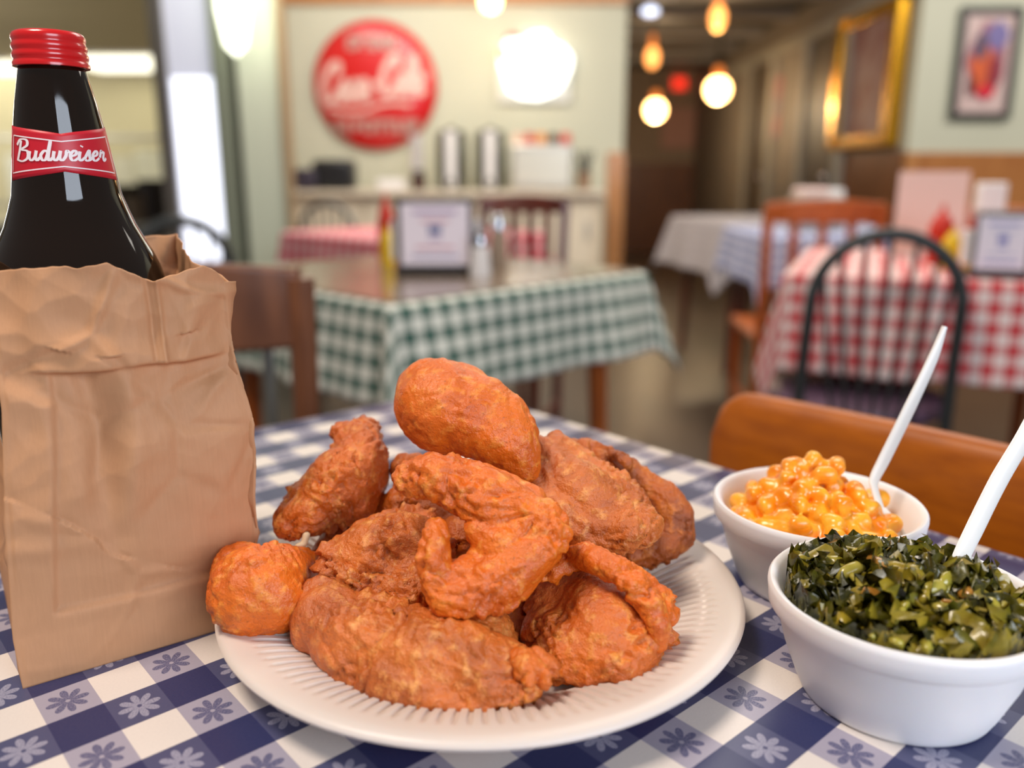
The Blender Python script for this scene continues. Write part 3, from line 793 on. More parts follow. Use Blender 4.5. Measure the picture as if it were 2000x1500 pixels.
# ---------------------------------------------------------------- paper bag
m_kraft = NT('kraft_paper')
def _kraft(g):
    tc = g.n('ShaderNodeTexCoord').outputs['Object']
    n1 = g.noise(30, 5, tc); n2 = g.noise(700, 3, tc); mp = g.n('ShaderNodeMapping'); mp.inputs['Scale'].default_value = (900, 900, 40)
    g.t.links.new(tc, mp.inputs[0]); n3 = g.noise(1, 3, mp.outputs[0])
    c = g.mix(n1, lin((206, 154, 114)), lin((190, 138, 98)))
    c = g.mix(g.M('MULTIPLY', n3, .3), c, lin((158, 112, 78)))
    g.t.links.new(c, g.b.inputs['Base Color']); g.b.inputs['Roughness'].default_value = .62; g.b.inputs['Specular IOR Level'].default_value = .3
    g.t.links.new(g.bump(n2, .12, .0004), g.b.inputs['Normal'])
_kraft(m_kraft); m_kraft = m_kraft.m
def bag():
    FLp = [WY(x, y, Y) for x, y, Y in ((45, 1348, .335), (25, 1250, .338), (8, 1000, .345), (3, 800, .352), (-18, 640, .358), (-45, 525, .362))]
    FRp = [WY(x, y, Y) for x, y, Y in ((488, 1213, .3945), (499, 1050, .397), (500, 830, .40), (472, 735, .402), (458, 680, .403), (449, 630, .404), (445, 585, .405), (438, 545, .406))]
    def samp(P, z):
        zs = [p.z for p in P]
        return Vector((float(np.interp(z, zs, [p.x for p in P])), float(np.interp(z, zs, [p.y for p in P])), z))
    z0 = TZ+.0006
    dv = Vector((-.56, .83, 0))
    NU = [150, 90, 120, 90]; NV = 230
    mb = MB()
    htop = .188
    # top edge height along the perimeter in fractions: front 0..1, right 1..2, back 2..3, left 3..4
    tk = [0, .25, .5, .60, .67, .74, .84, .90, .95, 1.0, 1.05, 1.15, 1.5, 2.0, 2.3, 2.6, 3.0, 3.5, 4.0]
    tv = [.184, .1855, .186, .182, .1775, .179, .183, .183, .1805, .174, .172, .176, .186, .192, .190, .188, .192, .188, .184]
    nring = sum(NU)
    for j in range(NV+1):
        v = j/NV
        for side in range(4):
            for i in range(NU[side]):
                u = i/NU[side]; s = side+u
                hz = v*float(np.interp(s, tk, tv)); z = z0+hz
                FL, FR = samp(FLp, max(z, FLp[0].z)), samp(FRp, max(z, FRp[0].z))
                FL.z = FR.z = z
                dep = .106 - .012*max(0, (hz-.1)/.09)
                BL, BR = FL+dv*dep, FR+dv*dep*.95
                a, b = [(FL, FR), (FR, BR), (BR, BL), (BL, FL)][side]
                p = a.lerp(b, u)
                d = (b-a).normalized(); nrm = Vector((d.y, -d.x, 0))
                edge = min(u, 1-u)
                # bulge + gussets
                bul = math.sin(PI*u)
                off = 0
                if side == 0: off = .0085*bul*min(1, v*2.2)
                if side in (1, 3): off = -.010*math.sin(PI*u)*min(1, v*3)
                if side == 2: off = .004*bul*v
                # crumple
                q = Vector((p.x, p.y, p.z*1.0))
                fade = min(1, v*6)*(1 if edge > .02 else .5)
                lower = min(1, max(.25, (v-.18)*1.8))
                if side == 1: lower = 1
                q2 = noise.voronoi(q*21+Vector((3, 1, 2)))[0]
                off += .0020*math.exp(-((q2[1]-q2[0])/.10)**2)*(1 if noise.noise(q*11) > 0 else -.8)*fade*max(.5, lower)
                ww = Vector((noise.noise(q*18), noise.noise(q*18+Vector((7, 0, 0))), noise.noise(q*18+Vector((0, 7, 0)))))*.35
                cell = noise.voronoi(q*26+ww, distance_metric='DISTANCE', exponent=2.5)[0]
                off += (.0066*(cell[0]-.45) + .0026*(noise.voronoi(q*62+ww*3)[0][0]-.4))*fade*lower
                off += .0045*noise.noise(q*14)*fade
                if side == 0:
                    # px-like coordinates on the front face
                    U, H = u, hz
                    step = 1/(1+math.exp(-(H-(.1395+.0007*math.sin(U*14)+.002*max(0, U-.7)))/.00045))
                    m_ = 1/(1+math.exp(-(U-.14)/.02))*1/(1+math.exp((U-.93)/.02))
                    off += .0042*step*m_*math.exp(-max(0, H-.141)*12)
                    pan = 1/(1+math.exp(-(U-.20+.05*(1-H/.14))/.006))*1/(1+math.exp(-(H-.031)/.0008))*(1-step)
                    off -= .0026*pan*(1/(1+math.exp((U-.85)/.03)))
                    # long soft valley running down from the flap
                    off -= .0044*math.exp(-((U-.33-.1*(.14-H)/.14)/.06)**2)*max(0, min(1, (H-.045)/.04))*(1-step)
                    off += .0044*math.exp(-((U-.50+.4*(.14-H))/.07)**2)*max(0, min(1, (H-.06)/.04))*(1-step)
                    # diagonal crease to the lower right and turned-away strip
                    dd = (U-.99)+.28*(H-.105)/.03*(-1)
                    off -= .010*max(0, U-.78-.35*max(0, (H-.06)/.07)**1.0)*1.6*min(1, max(0, (.13-H)/.03))*min(1, H/.03)
                    off += .0022*math.exp(-((H-.118-.10*(U-.8))/.004)**2)*max(0, U-.7)*3
                    # crease in the cuff
                    off += .0018*math.exp(-((U-.68-.3*(H-.16))/.012)**2)*step
                    off -= .0016*math.exp(-((U-.64-.3*(H-.16))/.012)**2)*step
                # flare the top right ear outwards
                if .74 < s < 1.35: off += .006*max(0, v-.86)/.14*math.sin(PI*(s-.74)/.61)
                p = p + nrm*off
                p.z += (.0012*noise.noise(Vector((s*9, 1, 2))) + .0005*noise.noise(Vector((s*25, 5, 2))))*max(0, v-.9)*10
                mb.v.append(tuple(p))
    for j in range(NV):
        for i in range(nring):
            mb.f.append((j*nring+i, j*nring+(i+1) % nring, (j+1)*nring+(i+1) % nring, (j+1)*nring+i)); mb.mi.append(0)
    mb.f.append(tuple(range(nring))[::-1]); mb.mi.append(0)
    o = mb.build('paper_bag', m_kraft, auto=180)
    so = o.modifiers.new('Solidify', 'SOLIDIFY'); so.thickness = .0005; so.offset = -1
    tag(o, 'crumpled brown paper bag holding the beer bottle', 'paper bag')
bag()

# ---------------------------------------------------------------- beer bottle
BY = .421
def bottle():
    ax = WY(97, 95, BY); X = ax.x
    org = Vector((X, BY, TZ+.0025))
    def pr(y, hw):
        p = WY(115, y, BY); t = (p-CAM).dot(Vector((0, CP, -SP)))
        return (hw*t/F, p.z-org.z)
    g = NT('amber_bottle_glass')
    g.b.inputs['Base Color'].default_value = (.012, .0045, .002, 1); g.b.inputs['Roughness'].default_value = .04
    g.b.inputs['Specular IOR Level'].default_value = .6; g.b.inputs['Coat Weight'].default_value = 0
    g.b.inputs['Transmission Weight'].default_value = .35; g.b.inputs['IOR'].default_value = 1.5
    t = thing('beer_bottle', 'large dark beer bottle with red cap and red bow-tie label standing in the paper bag', 'bottle', org)
    body = [(0.001, .002), (.034, 0), (.0385, .003), (.041, .010), (.042, .08), (.043, .10)]
    neck = [pr(y, hw) for y, hw in ((620, 166), (590, 165), (565, 162), (545, 158), (520, 151), (495, 142), (468, 129), (440, 116), (410, 106), (380, 97), (350, 93), (300, 87), (250, 80), (200, 72), (160, 64), (138, 60))]
    lip = [pr(y, hw) for y, hw in ((134, 58), (128, 58), (75, 56), (70, 50))]
    body = [b for b in body if b[1] < neck[0][1]-.004]
    MB().lathe(body+neck+lip+[(0.001, lip[-1][1])], 128).build('glass_body', g.m, t, auto=60)
    # cap with thread ridges
    cp = [pr(y, hw) for y, hw in ((134, 64), (133, 68), (126, 68.5), (123, 66), (119, 65.5), (115, 67.5), (109, 67.8), (105, 65.4), (101, 65.2), (97, 67), (91, 67), (87, 64.6), (83, 64.6), (79, 66), (72, 65.4), (67, 62.5), (64, 57), (62, 45))]
    cp = [(pr(134, 60))]+cp+[(0.001, cp[-1][1]+.0004)]
    MB().lathe(cp, 96).build('screw_cap', m_redcap, t, auto=60)
    # label band, bow-tie shaped
    rad_y = [(p[1], p[0]) for p in neck][::1]; rad_y.sort()
    zs_, rs_ = [a for a, b in rad_y], [b for a, b in rad_y]
    def R(z): return float(np.interp(z, zs_, rs_))
    zc = pr(297, 1)[1]; pxm = (pr(297, 100)[0])/100      # metres per pixel on the label
    face = math.atan2(-org.y, -org.x)                      # direction towards the camera
    def lab(x, y, off):    # x,y metres on unrolled label, centre at label middle
        z = zc+y; r = R(z)
        a = face+x/r
        r += off
        return Vector((r*math.cos(a), r*math.sin(a), z))
    n = 90; mb = MB(); W = 118*pxm
    for i in range(n+1):
        u = -1+2*i/n; x = u*W; hh = (34+17*abs(u)**.9)*pxm
        for k in range(13): mb.v.append(tuple(lab(x, hh*(-1+2*k/12)-3*pxm, .00025)))
    for i in range(n):
        for k in range(12):
            mb.f.append((i*13+k, i*13+k+1, (i+1)*13+k+1, (i+1)*13+k)); mb.mi.append(0)
    lb = mb.build('neck_label', m_paper_red, t, auto=180)
    so = lb.modifiers.new('s', 'SOLIDIFY'); so.thickness = .0002; so.offset = 1
    ink = MB()
    def stroke(pts, w, off=.0006, taper=False):
        P = catmull([(p[0], p[1], 0) for p in pts], 6) if taper else [Vector((p[0], p[1], 0)) for p in pts]
        vs = []
        for i, p in enumerate(P):
            tg = (P[min(i+1, len(P)-1)]-P[max(0, i-1)]).normalized(); nn = Vector((-tg.y, tg.x, 0))
            ww = w
            if taper: ww = w*(.62+.75*abs(tg.y))      # heavier down strokes
            vs += [lab(p.x+nn.x*ww, p.y+nn.y*ww, off), lab(p.x-nn.x*ww, p.y-nn.y*ww, off)]
        ink.add(vs, [(2*i, 2*i+1, 2*i+3, 2*i+2) for i in range(len(P)-1)])
    def outline(pts, w):
        q = []
        for a, b in zip(pts, pts[1:]+pts[:1]):
            for k in range(10): q.append((a[0]+(b[0]-a[0])*k/10, a[1]+(b[1]-a[1])*k/10))
        stroke(q+[q[0]], w)
    bt = [(-96, 31), (0, 19), (96, 31), (108, -38), (0, -26), (-108, -38)]
    outline([(x*pxm, y*pxm-2*pxm) for x, y in bt], 1.1*pxm)
    word = 'Budweiser'
    draw_word(word, stroke, -88*pxm, 84*pxm, -17*pxm, 17.5*pxm, 2.1*pxm)
    o = ink.build('bow_tie_lettering', m_paper_white, t, auto=180)
    o['label'] = 'white script lettering in a bow-tie outline'
GLY = {
 'B': (1.35, [[(.42, 2.05), (.3, 1.1), (.05, .0)], [(-.1, 1.6), (.3, 2.15), (1.0, 2.1), (1.1, 1.55), (.5, 1.12), (1.15, .95), (1.2, .25), (.65, -.08), (-.05, .1)]]),
 'u': (.95, [[(0, .95), (-.03, .3), (.2, 0), (.5, .35), (.6, 1)], [(.6, 1), (.56, .3), (.72, 0), (.95, .3)]]),
 'd': (1.0, [[(.6, .8), (.3, 1), (0, .5), (.2, 0), (.5, .3), (.72, 2.0)], [(.72, 2.0), (.62, .3), (.78, 0), (1.0, .3)]]),
 'w': (1.25, [[(0, .95), (-.02, .25), (.2, 0), (.42, .4), (.5, 1)], [(.5, 1), (.48, .25), (.7, 0), (.95, .45), (1.0, 1), (1.25, .8)]]),
 'e': (.7, [[(0, .4), (.4, .6), (.45, .9), (.25, 1.02), (0, .6), (.1, .1), (.35, 0), (.7, .3)]]),
 'i': (.45, [[(0, .95), (-.03, .25), (.14, 0), (.45, .3)], [(.1, 1.42), (.14, 1.55)]]),
 's': (.62, [[(-.05, .25), (.3, 1.08), (.36, .5), (.42, .15), (.2, -.02), (-.02, .1)], [(.2, -.02), (.42, .06), (.62, .3)]]),
 'r': (.78, [[(0, .35), (.15, 1.08), (.25, .86), (.5, .92), (.42, .3), (.56, 0), (.8, .3)]]),
 'C': (1.2, [[(1.05, 1.5), (1.0, 2.1), (.5, 2.05), (.08, 1.3), (.1, .4), (.5, 0), (1.2, .4)]]),
 'o': (.75, [[(.3, 1), (0, .5), (.25, 0), (.55, .4), (.42, .95), (.3, 1), (.5, .8), (.78, .85)]]),
 'c': (.65, [[(.45, .8), (.3, 1), (0, .55), (.12, .05), (.35, 0), (.68, .4)]]),
 'a': (.9, [[(.5, .82), (.25, 1), (0, .5), (.18, 0), (.45, .4), (.58, 1)], [(.58, 1), (.54, .25), (.68, 0), (.9, .3)]]),
 'l': (.5, [[(0, .3), (.38, 1.3), (.4, 2.0), (.22, 2.05), (.08, 1.2), (.08, .3), (.25, 0), (.5, .3)]]),
 '-': (.6, [[(0, .55), (.5, .7)]]),
}
def draw_word(word, stroke, x0, x1, y0, xh, w, shear=.28, rise=0):
    tot = sum(GLY[c][0]+.06 for c in word); sc = (x1-x0)/tot; x = x0
    for c in word:
        adv, sts = GLY[c]
        for st in sts:
            stroke([(x+p[0]*sc+p[1]*xh*shear*.6, y0+p[1]*xh+rise*(x-x0)) for p in st], w, taper=True)
        x += (adv+.06)*sc
bottle()

# ---------------------------------------------------------------- room
YW = 5.5; CE = 2.27
def wallbox(name, x0, x1, y0, y1, z0, z1, m):
    return struct(name, MB().box(((x0+x1)/2, (y0+y1)/2, (z0+z1)/2), (abs(x1-x0), abs(y1-y0), z1-z0)), m)
m_floor = mat('dark_floor_tile', (80, 64, 50), .36, spec=.5, var=(2.5, (66, 54, 44), 4, .35, .65))
wallbox('floor', -6, 6, -2, 13, -.05, 0, m_floor)
def X_at(px, Y, py=300): return WY(px, py, Y).x
# sign wall
xl, xr = X_at(575, YW), X_at(1217, YW)
wallbox('wall_back', xl-.3, xr, YW, YW+.12, 0, 2.6, m_wall)
m_tan = mat('tan_corner_paint', (160, 136, 104), .5)
wallbox('wall_alcove_left', xl-.05, xl, 4.45, YW, 0, 2.6, m_tan)
wallbox('trim_1', xl, xr, YW-.03, YW, WY(900, 8, YW).z, WY(900, 8, YW).z+.12, m_trimwood)
wz = WY(1200, 298, YW).z
wallbox('trim_2', X_at(1186, YW), xr+.01, YW-.025, YW, 0, wz, m_trimwood)
wallbox('wall_hall_left', xr-.12, xr, YW+.12, 11.2, 0, CE, m_wains_dark)
# left front wall parts
YL = 4.45
wallbox('wall_left_panel', X_at(462, YL), X_at(560, YL), YL, YL+.06, 0, 2.6, mat('pale_green_panel', (206, 212, 190), .45))
wallbox('trim_3', X_at(555, YL), X_at(600, YL)-.09, YL-.02, YL+.05, 0, 2.6, m_tan)
wallbox('trim_4', X_at(430, YL), X_at(462, YL), YL-.03, YL+.06, 0, 2.6, mat('grey_green_trim', (132, 138, 120), .5))
wallbox('trim_5', X_at(318, YL), X_at(343, YL), YL-.03, YL+.06, 0, 2.6, mat('dark_door_edge', (96, 90, 84), .5))
# bright glazed door; steel panel and pane glow in place of daylight
d1 = thing('door_1', None, None, (0, 0, 0)); d1['kind'] = 'structure'
MB().box(((X_at(343, YL)+X_at(430, YL))/2, YL+.02, 1.25), (X_at(430, YL)-X_at(343, YL), .04, 2.5)).build('door_panel', mat('glowing_steel_door', (212, 212, 222), .35, metal=.25, emit=(225, 228, 250), es=.35), d1)
MB().box(((X_at(348, YL)+X_at(426, YL))/2, YL-.004, 1.0), (X_at(426, YL)-X_at(348, YL), .006, .9)).build('door_glass', mat('daylit_glass', (240, 244, 255), .2, emit=(236, 240, 255), es=1.5), d1, bevel=.002)
# kitchen beyond
KX0, KX1 = -9.5, X_at(320, YL)
wallbox('wall_kitchen_back', KX0, xl, 11.6, 11.7, 0, CE, m_wall_tan)
wallbox('ceiling_kitchen', KX0, xl, 4.45, 11.7, CE, CE+.05, mat('kitchen_ceiling', (196, 180, 146), .7))
wallbox('wall_kitchen_side', X_at(345, YL), X_at(345, YL)+.1, YL+.08, 11.6, 0, CE, m_wall_tan)
def light_panel(px0, px1, py0, py1, label):
    a, b = WZ(px0, py1, CE-.02), WZ(px1, py0, CE-.02)
    t = thing('ceiling_light', label, 'ceiling light', ((a.x+b.x)/2, (a.y+b.y)/2, CE-.02), 0)
    w, d = abs(b.x-a.x), abs(b.y-a.y)
    MB().box((0, 0, 0), (w, d, .02)).build('diffuser', m_panel_light, t)
    MB().box((0, -d/2-.02, 0), (w+.08, .04, .03)).build('frame_rail', m_white, t)
    MB().box((0, d/2+.02, 0), (w+.08, .04, .03)).build('frame_rail', m_white, t)
light_panel(196, 322, 106, 138, 'bright fluorescent ceiling panel seen right of the bottle neck')
light_panel(-60, 10, 118, 150, 'bright ceiling light seen left of the bottle neck')
# kitchen furniture: shelf with bright goods, work table
ks = thing('storage_shelf', 'metal kitchen shelf with pale goods seen behind the bottle', 'shelf', (0, 0, 0))
ya = 8.0
for py in (268, 400):
    a, b = WY(-150, py, ya), WY(318, py, ya)
    MB().box(((a.x+b.x)/2, ya+.2, a.z), (b.x-a.x, .4, .03)).build('shelf_board', m_steel, ks)
for px in (-140, 90, 312):
    a = WY(px, 250, ya)
    MB().box((a.x, ya+.2, a.z/2+.1), (.04, .04, a.z+.2)).build('shelf_post', m_steel, ks)
gi = 0
for px0, px1, py0, c, nm in ((15, 60, 300, (250, 250, 235), 'tub'), (222, 256, 305, (244, 240, 214), 'tub'), (266, 318, 292, (252, 250, 224), 'box')):
    a, b = WY(px0, 396, ya), WY(px1, py0, ya)
    o = MB().box(((a.x+b.x)/2, ya+.18, (a.z+b.z)/2+.01), (b.x-a.x, .25, b.z-a.z-.02)).build('storage_'+nm, mat('pale_goods', c, .5), bevel=.02)
    tag(o, ['white tub on the kitchen shelf at the far left edge', 'cream tub on the kitchen shelf just right of the bottle', 'pale box on the kitchen shelf beside the dark door edge'][gi], nm); gi += 1
for k, (px, hh_, c) in enumerate(((236, .30, (70, 66, 64)), (285, .22, (110, 96, 84)), (318, .34, (54, 50, 52)))):
    p_ = WY(px, 440, 6.95)
    o = MB().lathe([(.001, 0), (.15, 0), (.16, .02), (.16, hh_-.02), (.17, hh_), (.15, hh_), (.145, hh_-.03), (.001, hh_-.03)], 28).build('cooking_pot', mat('pot_metal', c, .35, metal=.4), loc=(p_.x, p_.y, p_.z+.02))
    tag(o, ['dark pot on the work table just right of the bottle shoulder', 'low brownish pot between two darker pots on the work table', 'tallest darkest pot on the work table beside the dark door edge'][k], 'pot')
wt = thing('work_table', 'dim steel work table low in the kitchen behind the bottle', 'work table', (0, 0, 0))
a, b = WY(-150, 440, 6.8), WY(336, 440, 6.8)
MB().box(((a.x+b.x)/2, 7.1, a.z), (b.x-a.x, .6, .04)).build('top', m_steel, wt)
MB().box(((a.x+b.x)/2, 7.15, a.z/2), (b.x-a.x-.1, .45, a.z-.05)).build('base', mat('dim_cabinet', (120, 112, 100), .5), wt)

# right side: near facing wall, corridor wall
YR = 5.15; XC = X_at(1772, YR)
wallbox('wall_right', XC, 5, YR, YR+.12, 0, 2.8, m_wall)
wzr = WY(1850, 298, YR).z
wallbox('trim_6', XC+.02, 5, YR-.02, YR, 0, wzr, m_wains)
wallbox('trim_7', XC-.01, X_at(1790, YR), YR-.03, YR+.02, 0, wzr, m_trimwood)
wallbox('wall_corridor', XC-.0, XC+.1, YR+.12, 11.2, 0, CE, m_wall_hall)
wallbox('trim_8', XC-.02, XC, YR+.02, 6.25, 0, 1.12, m_wains_dark)
wallbox('trim_9', XC-.05, XC, 5.2, 11.1, 1.98, 2.06, mat('grey_trim', (150, 148, 138), .5))
wallbox('wall_far', xr-.3, XC+.3, 11.2, 11.3, 0, CE, mat('far_wall_paint', (150, 130, 108), .6))
wallbox('trim_10', xr, XC, 11.17, 11.2, 0, 1.12, m_wains_dark)
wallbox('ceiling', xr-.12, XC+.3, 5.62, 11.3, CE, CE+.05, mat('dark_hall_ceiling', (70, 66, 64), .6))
for i, y in enumerate((6.4, 7.3, 8.2, 9.1, 10.0)):
    wallbox('trim_%d' % (11+i), xr, XC-.05, y, y+.16, CE-.06, CE, mat('ceiling_beam_grey', (150, 146, 142), .5))
m_doordark = mat('dim_door', (84, 74, 62), .5)
for i, (p0, p1) in enumerate(((1640, 1572), (1503, 1462))):   # doors in the corridor wall
    ys = []
    for p in (p0, p1):
        d = ray(p, 330); ys.append(XC/d.x*d.y)
    y0, y1 = sorted(ys)
    d2 = thing('door_%d' % (i+2), None, None, (XC, 0, 0)); d2['kind'] = 'structure'
    MB().box((-.012, (y0+y1)/2, .98), (.02, y1-y0, 1.96)).build('door_leaf', m_doordark, d2)
    for yy in (y0-.05, y1+.05):
        MB().box((-.03, yy, .99), (.05, .1, 1.98)).build('door_jamb', mat('jamb_grey', (164, 160, 148), .5), d2)
    kp = Vector((-.06, y0+.12, .96))
    MB().sphere(kp, .035).build('door_knob', m_chrome, d2)

# ---------------------------------------------------------------- things on the walls
def sign():
    y = YW-.02; c = WY(733, 168, y); r = (WY(853, 168, y).x-WY(611, 168, y).x)/2
    t = thing('button_sign', 'large round red sign with white script lettering on the back wall', 'sign', (c.x, y, c.z))
    mb = MB()
    prof = [(0.001, .07), (r*.3, .068), (r*.6, .058), (r*.85, .042), (r*.97, .02), (r, 0), (0.001, 0)]
    mb.lathe(prof, 64)
    mb.v = [(x, -z, yy) for x, yy, z in mb.v]
    mb.build('sign_disc', mat('red_enamel', (200, 24, 28), .3, coat=.4), t)
    ink = MB()
    def depth(x, z):
        q = math.hypot(x, z); return -float(np.interp(q, [p[0] for p in prof[:6]], [p[1] for p in prof[:6]]))-.004
    def stroke(pts, w, taper=True):
        P = catmull([(p[0], p[1], 0) for p in pts], 5) if len(pts) > 2 else [Vector((p[0], p[1], 0)) for p in pts]
        vs = []
        for i, p in enumerate(P):
            tg = (P[min(i+1, len(P)-1)]-P[max(0, i-1)]).normalized(); nn = Vector((-tg.y, tg.x, 0))*w
            for s in (1, -1):
                x, z = p.x+nn.x*s, p.y+nn.y*s
                vs.append((x, depth(x, z), z))
        ink.add(vs, [(2*i, 2*i+1, 2*i+3, 2*i+2) for i in range(len(P)-1)])
    draw_word('Coca', stroke, -.86*r, -.05*r, -.26*r, .27*r, .052*r, rise=.08)
    draw_word('-Cola', stroke, -.02*r, .80*r, -.16*r, .27*r, .052*r, rise=.06)
    stroke([(-.75*r, -.36*r), (-.3*r, -.42*r), (.2*r, -.28*r), (.6*r, -.3*r)], .03*r)
    ink.build('script_lettering', m_sign_ink, t)
    for txt, zc, sz in (('DRINK', .55*r, .2*r), ('IN BOTTLES', -.72*r, .2*r)):
        cu = bpy.data.curves.new('lettering', 'FONT'); cu.body = txt; cu.size = sz*1.3; cu.align_x = 'CENTER'; cu.offset = .01; cu.extrude = .002
        tmp = bpy.data.objects.new('tmp', cu); C.objects.link(tmp)
        dg = bpy.context.evaluated_depsgraph_get(); dg.update()
        me = bpy.data.meshes.new_from_object(tmp.evaluated_get(dg)); bpy.data.objects.remove(tmp)
        for v in me.vertices:
            x, z = v.co.x, v.co.y+zc; v.co = (x, depth(x, z)-.003, z)
        o = bpy.data.objects.new('block_lettering', me); C.objects.link(o); me.materials.clear(); me.materials.append(m_sign_ink); o.parent = t
sign()
def lit_sign():
    y = YW-.01
    t = thing('illuminated_sign', 'brilliant white lit sign of irregular outline on the back wall', 'sign', (0, y, 0))
    out = [(978, 100), (990, 80), (1020, 78), (1042, 66), (1066, 64), (1078, 84), (1100, 92), (1116, 112), (1114, 135), (1100, 165), (1080, 185), (1050, 195), (1015, 192), (992, 178), (984, 150), (976, 125)]
    P = [WY(a, b, y) for a, b in out]; n = len(P)
    mb = MB(); mb.add([(p.x, -.06, p.z) for p in P]+[(p.x, -.02, p.z) for p in P], [tuple(range(n))]+[tuple(range(2*n-1, n-1, -1))]+[(i, i+n, (i+1) % n+n, (i+1) % n) for i in range(n)])
    mb.build('lit_face', mat('lit_sign_face', (255, 255, 250), .4, emit=(255, 255, 248), es=2.2), t, bevel=.01)
    a, b = WY(974, 200, y), WY(1114, 100, y)
    MB().box(((a.x+b.x)/2, -.01, (a.z+b.z)/2), (b.x-a.x, .015, b.z-a.z)).build('back_panel', mat('clear_sign_panel', (214, 214, 206), .2), t)
    c = WY(1003, 76, y); MB().sphere((c.x, -.03, c.z), (.05, .03, .03)).build('red_lamp', mat('red_neon', (230, 60, 60), .4, emit=(255, 70, 70), es=1.2), t)
    c = WY(984, 108, y); MB().sphere((c.x, -.045, c.z), (.03, .03, .045)).build('yellow_lamp', mat('yellow_neon', (240, 230, 90), .4, emit=(250, 245, 120), es=1.5), t)
lit_sign()
def picture(c, w, h, rz, fm, label, base, blobs, bar=.03, dep=.03, matw=.0):
    t = thing('framed_picture', label, 'picture', c, rz)
    for sx in (-1, 1): MB().box((sx*(w/2-bar/2), -dep/2, 0), (bar, dep, h)).build('frame_side', fm, t, bevel=.004)
    for sz in (-1, 1): MB().box((0, -dep/2, sz*(h/2-bar/2)), (w-2*bar, dep, bar)).build('frame_rail', fm, t, bevel=.004)
    MB().box((0, -.004, 0), (w-2*bar, .006, h-2*bar)).build('print_board', base, t)
    for i, (bx, bz, bw, bh, cc) in enumerate(blobs):
        mb = MB(); n = 14
        mb.v = [(bx*w/2+bw*w/2*math.cos(2*PI*k/n)*(1+.15*math.sin(k*2.1+i)), -.009-.0012*i, bz*h/2+bh*h/2*math.sin(2*PI*k/n)*(1+.12*math.cos(k*1.7+i))) for k in range(n)]
        mb.f = [tuple(range(n))]; mb.mi = [0]
        mb.build('print_shape', mat('print_ink', cc, .3), t, smooth=False)
y = YR-.03
a, b = WY(1852, 232, y), WY(2000, 12, y)
picture(((a.x+b.x)/2+.005, y+.02, (a.z+b.z)/2), (b.x-a.x), b.z-a.z, 0, mat('charcoal_frame', (60, 62, 58), .35),
        'black framed colourful print on the pale right-hand wall', mat('print_paper', (206, 180, 176), .3),
        [(0, .03, .62, .68, (150, 96, 110)), (.3, .5, .35, .25, (120, 110, 160)), (-.1, -.1, .42, .4, (206, 96, 56)), (.3, -.2, .22, .35, (140, 50, 60)), (-.2, .3, .2, .25, (90, 80, 100)), (.1, -.5, .3, .12, (210, 40, 60)), (-.4, -.4, .12, .2, (90, 40, 50))], bar=.035, matw=.04)
# gold frame on corridor wall (faces -X)
def y_on(px, py): d = ray(px, py); return XC/d.x*d.y
ya_, yb_ = y_on(1768, 150), y_on(1640, 150)
za, zb = 1.16, 1.98
t = thing('framed_picture', 'tall gold framed picture on the corridor wall', 'picture', (XC-.01, 5.75, 1.58), -PI/2)
gw, gh = .98, .86
for sx in (-1, 1): MB().box((sx*(gw/2-.05), -.04, 0), (.1, .08, gh)).build('frame_side', m_gold, t, bevel=.01)
for sz in (-1, 1): MB().box((0, -.03, sz*(gh/2-.04)), (gw-.2, .05, .08)).build('frame_rail', m_gold, t, bevel=.008)
MB().box((0, -.01, 0), (gw-.2, .01, gh-.16)).build('print_board', mat('mauve_print', (150, 120, 116), .6, var=(5, (120, 60, 56), 3, .45, .65)), t)
# small things in the hall
def wallmark(name, label, cat, px, py, Y, w, h, m, d=.04):
    c = WY(px, py, Y); o = MB().box((0, 0, 0), (w, d, h)).build(name, m, loc=c, bevel=.008); return tag(o, label, cat)
wallmark('exit_light', 'small red lit square high on the far hallway wall', 'exit light', 1327, 163, 11.182, .16, .13, mat('red_lit', (230, 60, 40), .4, emit=(255, 50, 30), es=1.2))
wallmark('wall_poster', 'faint pinkish poster on the far hallway wall', 'poster', 1325, 250, 11.16, .42, .5, mat('pink_poster', (186, 140, 124), .6), .012)
ps = MB().box((0, 0, 0), (.012, .3, .5)).build('wall_poster', mat('red_grey_poster', (170, 110, 110), .5, var=(6, (120, 120, 130), 2, .4, .6)), loc=(XC-.012, y_on(1517, 200), 1.55))
tag(ps, 'red and grey poster between the two dim corridor doors', 'poster')
# lamps
def pendant(px, py, Y, r, label, drop_to=CE, m=None, elong=1):
    c = WY(px, py, Y)
    t = thing('pendant_lamp', label, 'pendant lamp', c)
    MB().sphere((0, 0, 0), (r, r, r*elong), 20, 12).build('bulb', m or m_bulb, t)
    MB().lathe([(.012, r*elong*.85), (r*.45, r*elong*.9), (r*.4, r*elong+.07), (.012, r*elong+.09)], 16).build('socket', m_socket, t)
    top = max(.05, drop_to-c.z)
    MB().tube([(0, 0, r*elong+.08), (0, 0, max(top, r*elong+.1))], .008, 8).build('cord', m_black, t)
pendant(958, 2, 4.9, .055, 'warm glowing bulb above the back counter at the top edge', 2.6)
pendant(1280, 215, 9.0, .10, 'lower left glowing pendant in the dark hallway')
pendant(1402, 175, 7.6, .10, 'brightest glowing pendant, right of centre in the dark hallway')
pendant(1274, 112, 7.0, .05, 'small orange pendant above the lower left hallway lamp', m=mat('amber_bulb', (255, 190, 110), .4, emit=(255, 160, 80), es=3), elong=1.6)
pendant(1402, 35, 6.0, .05, 'orange pendant nearest the top edge in the hallway', m=bpy.data.materials['amber_bulb'], elong=1.6)
o = MB().sphere((0, 0, 0), (.06, .06, .03)).build('ceiling_lamp', mat('cool_lamp', (230, 235, 250), .4, emit=(220, 230, 255), es=2.5), loc=WY(1270, 22, 6.6))
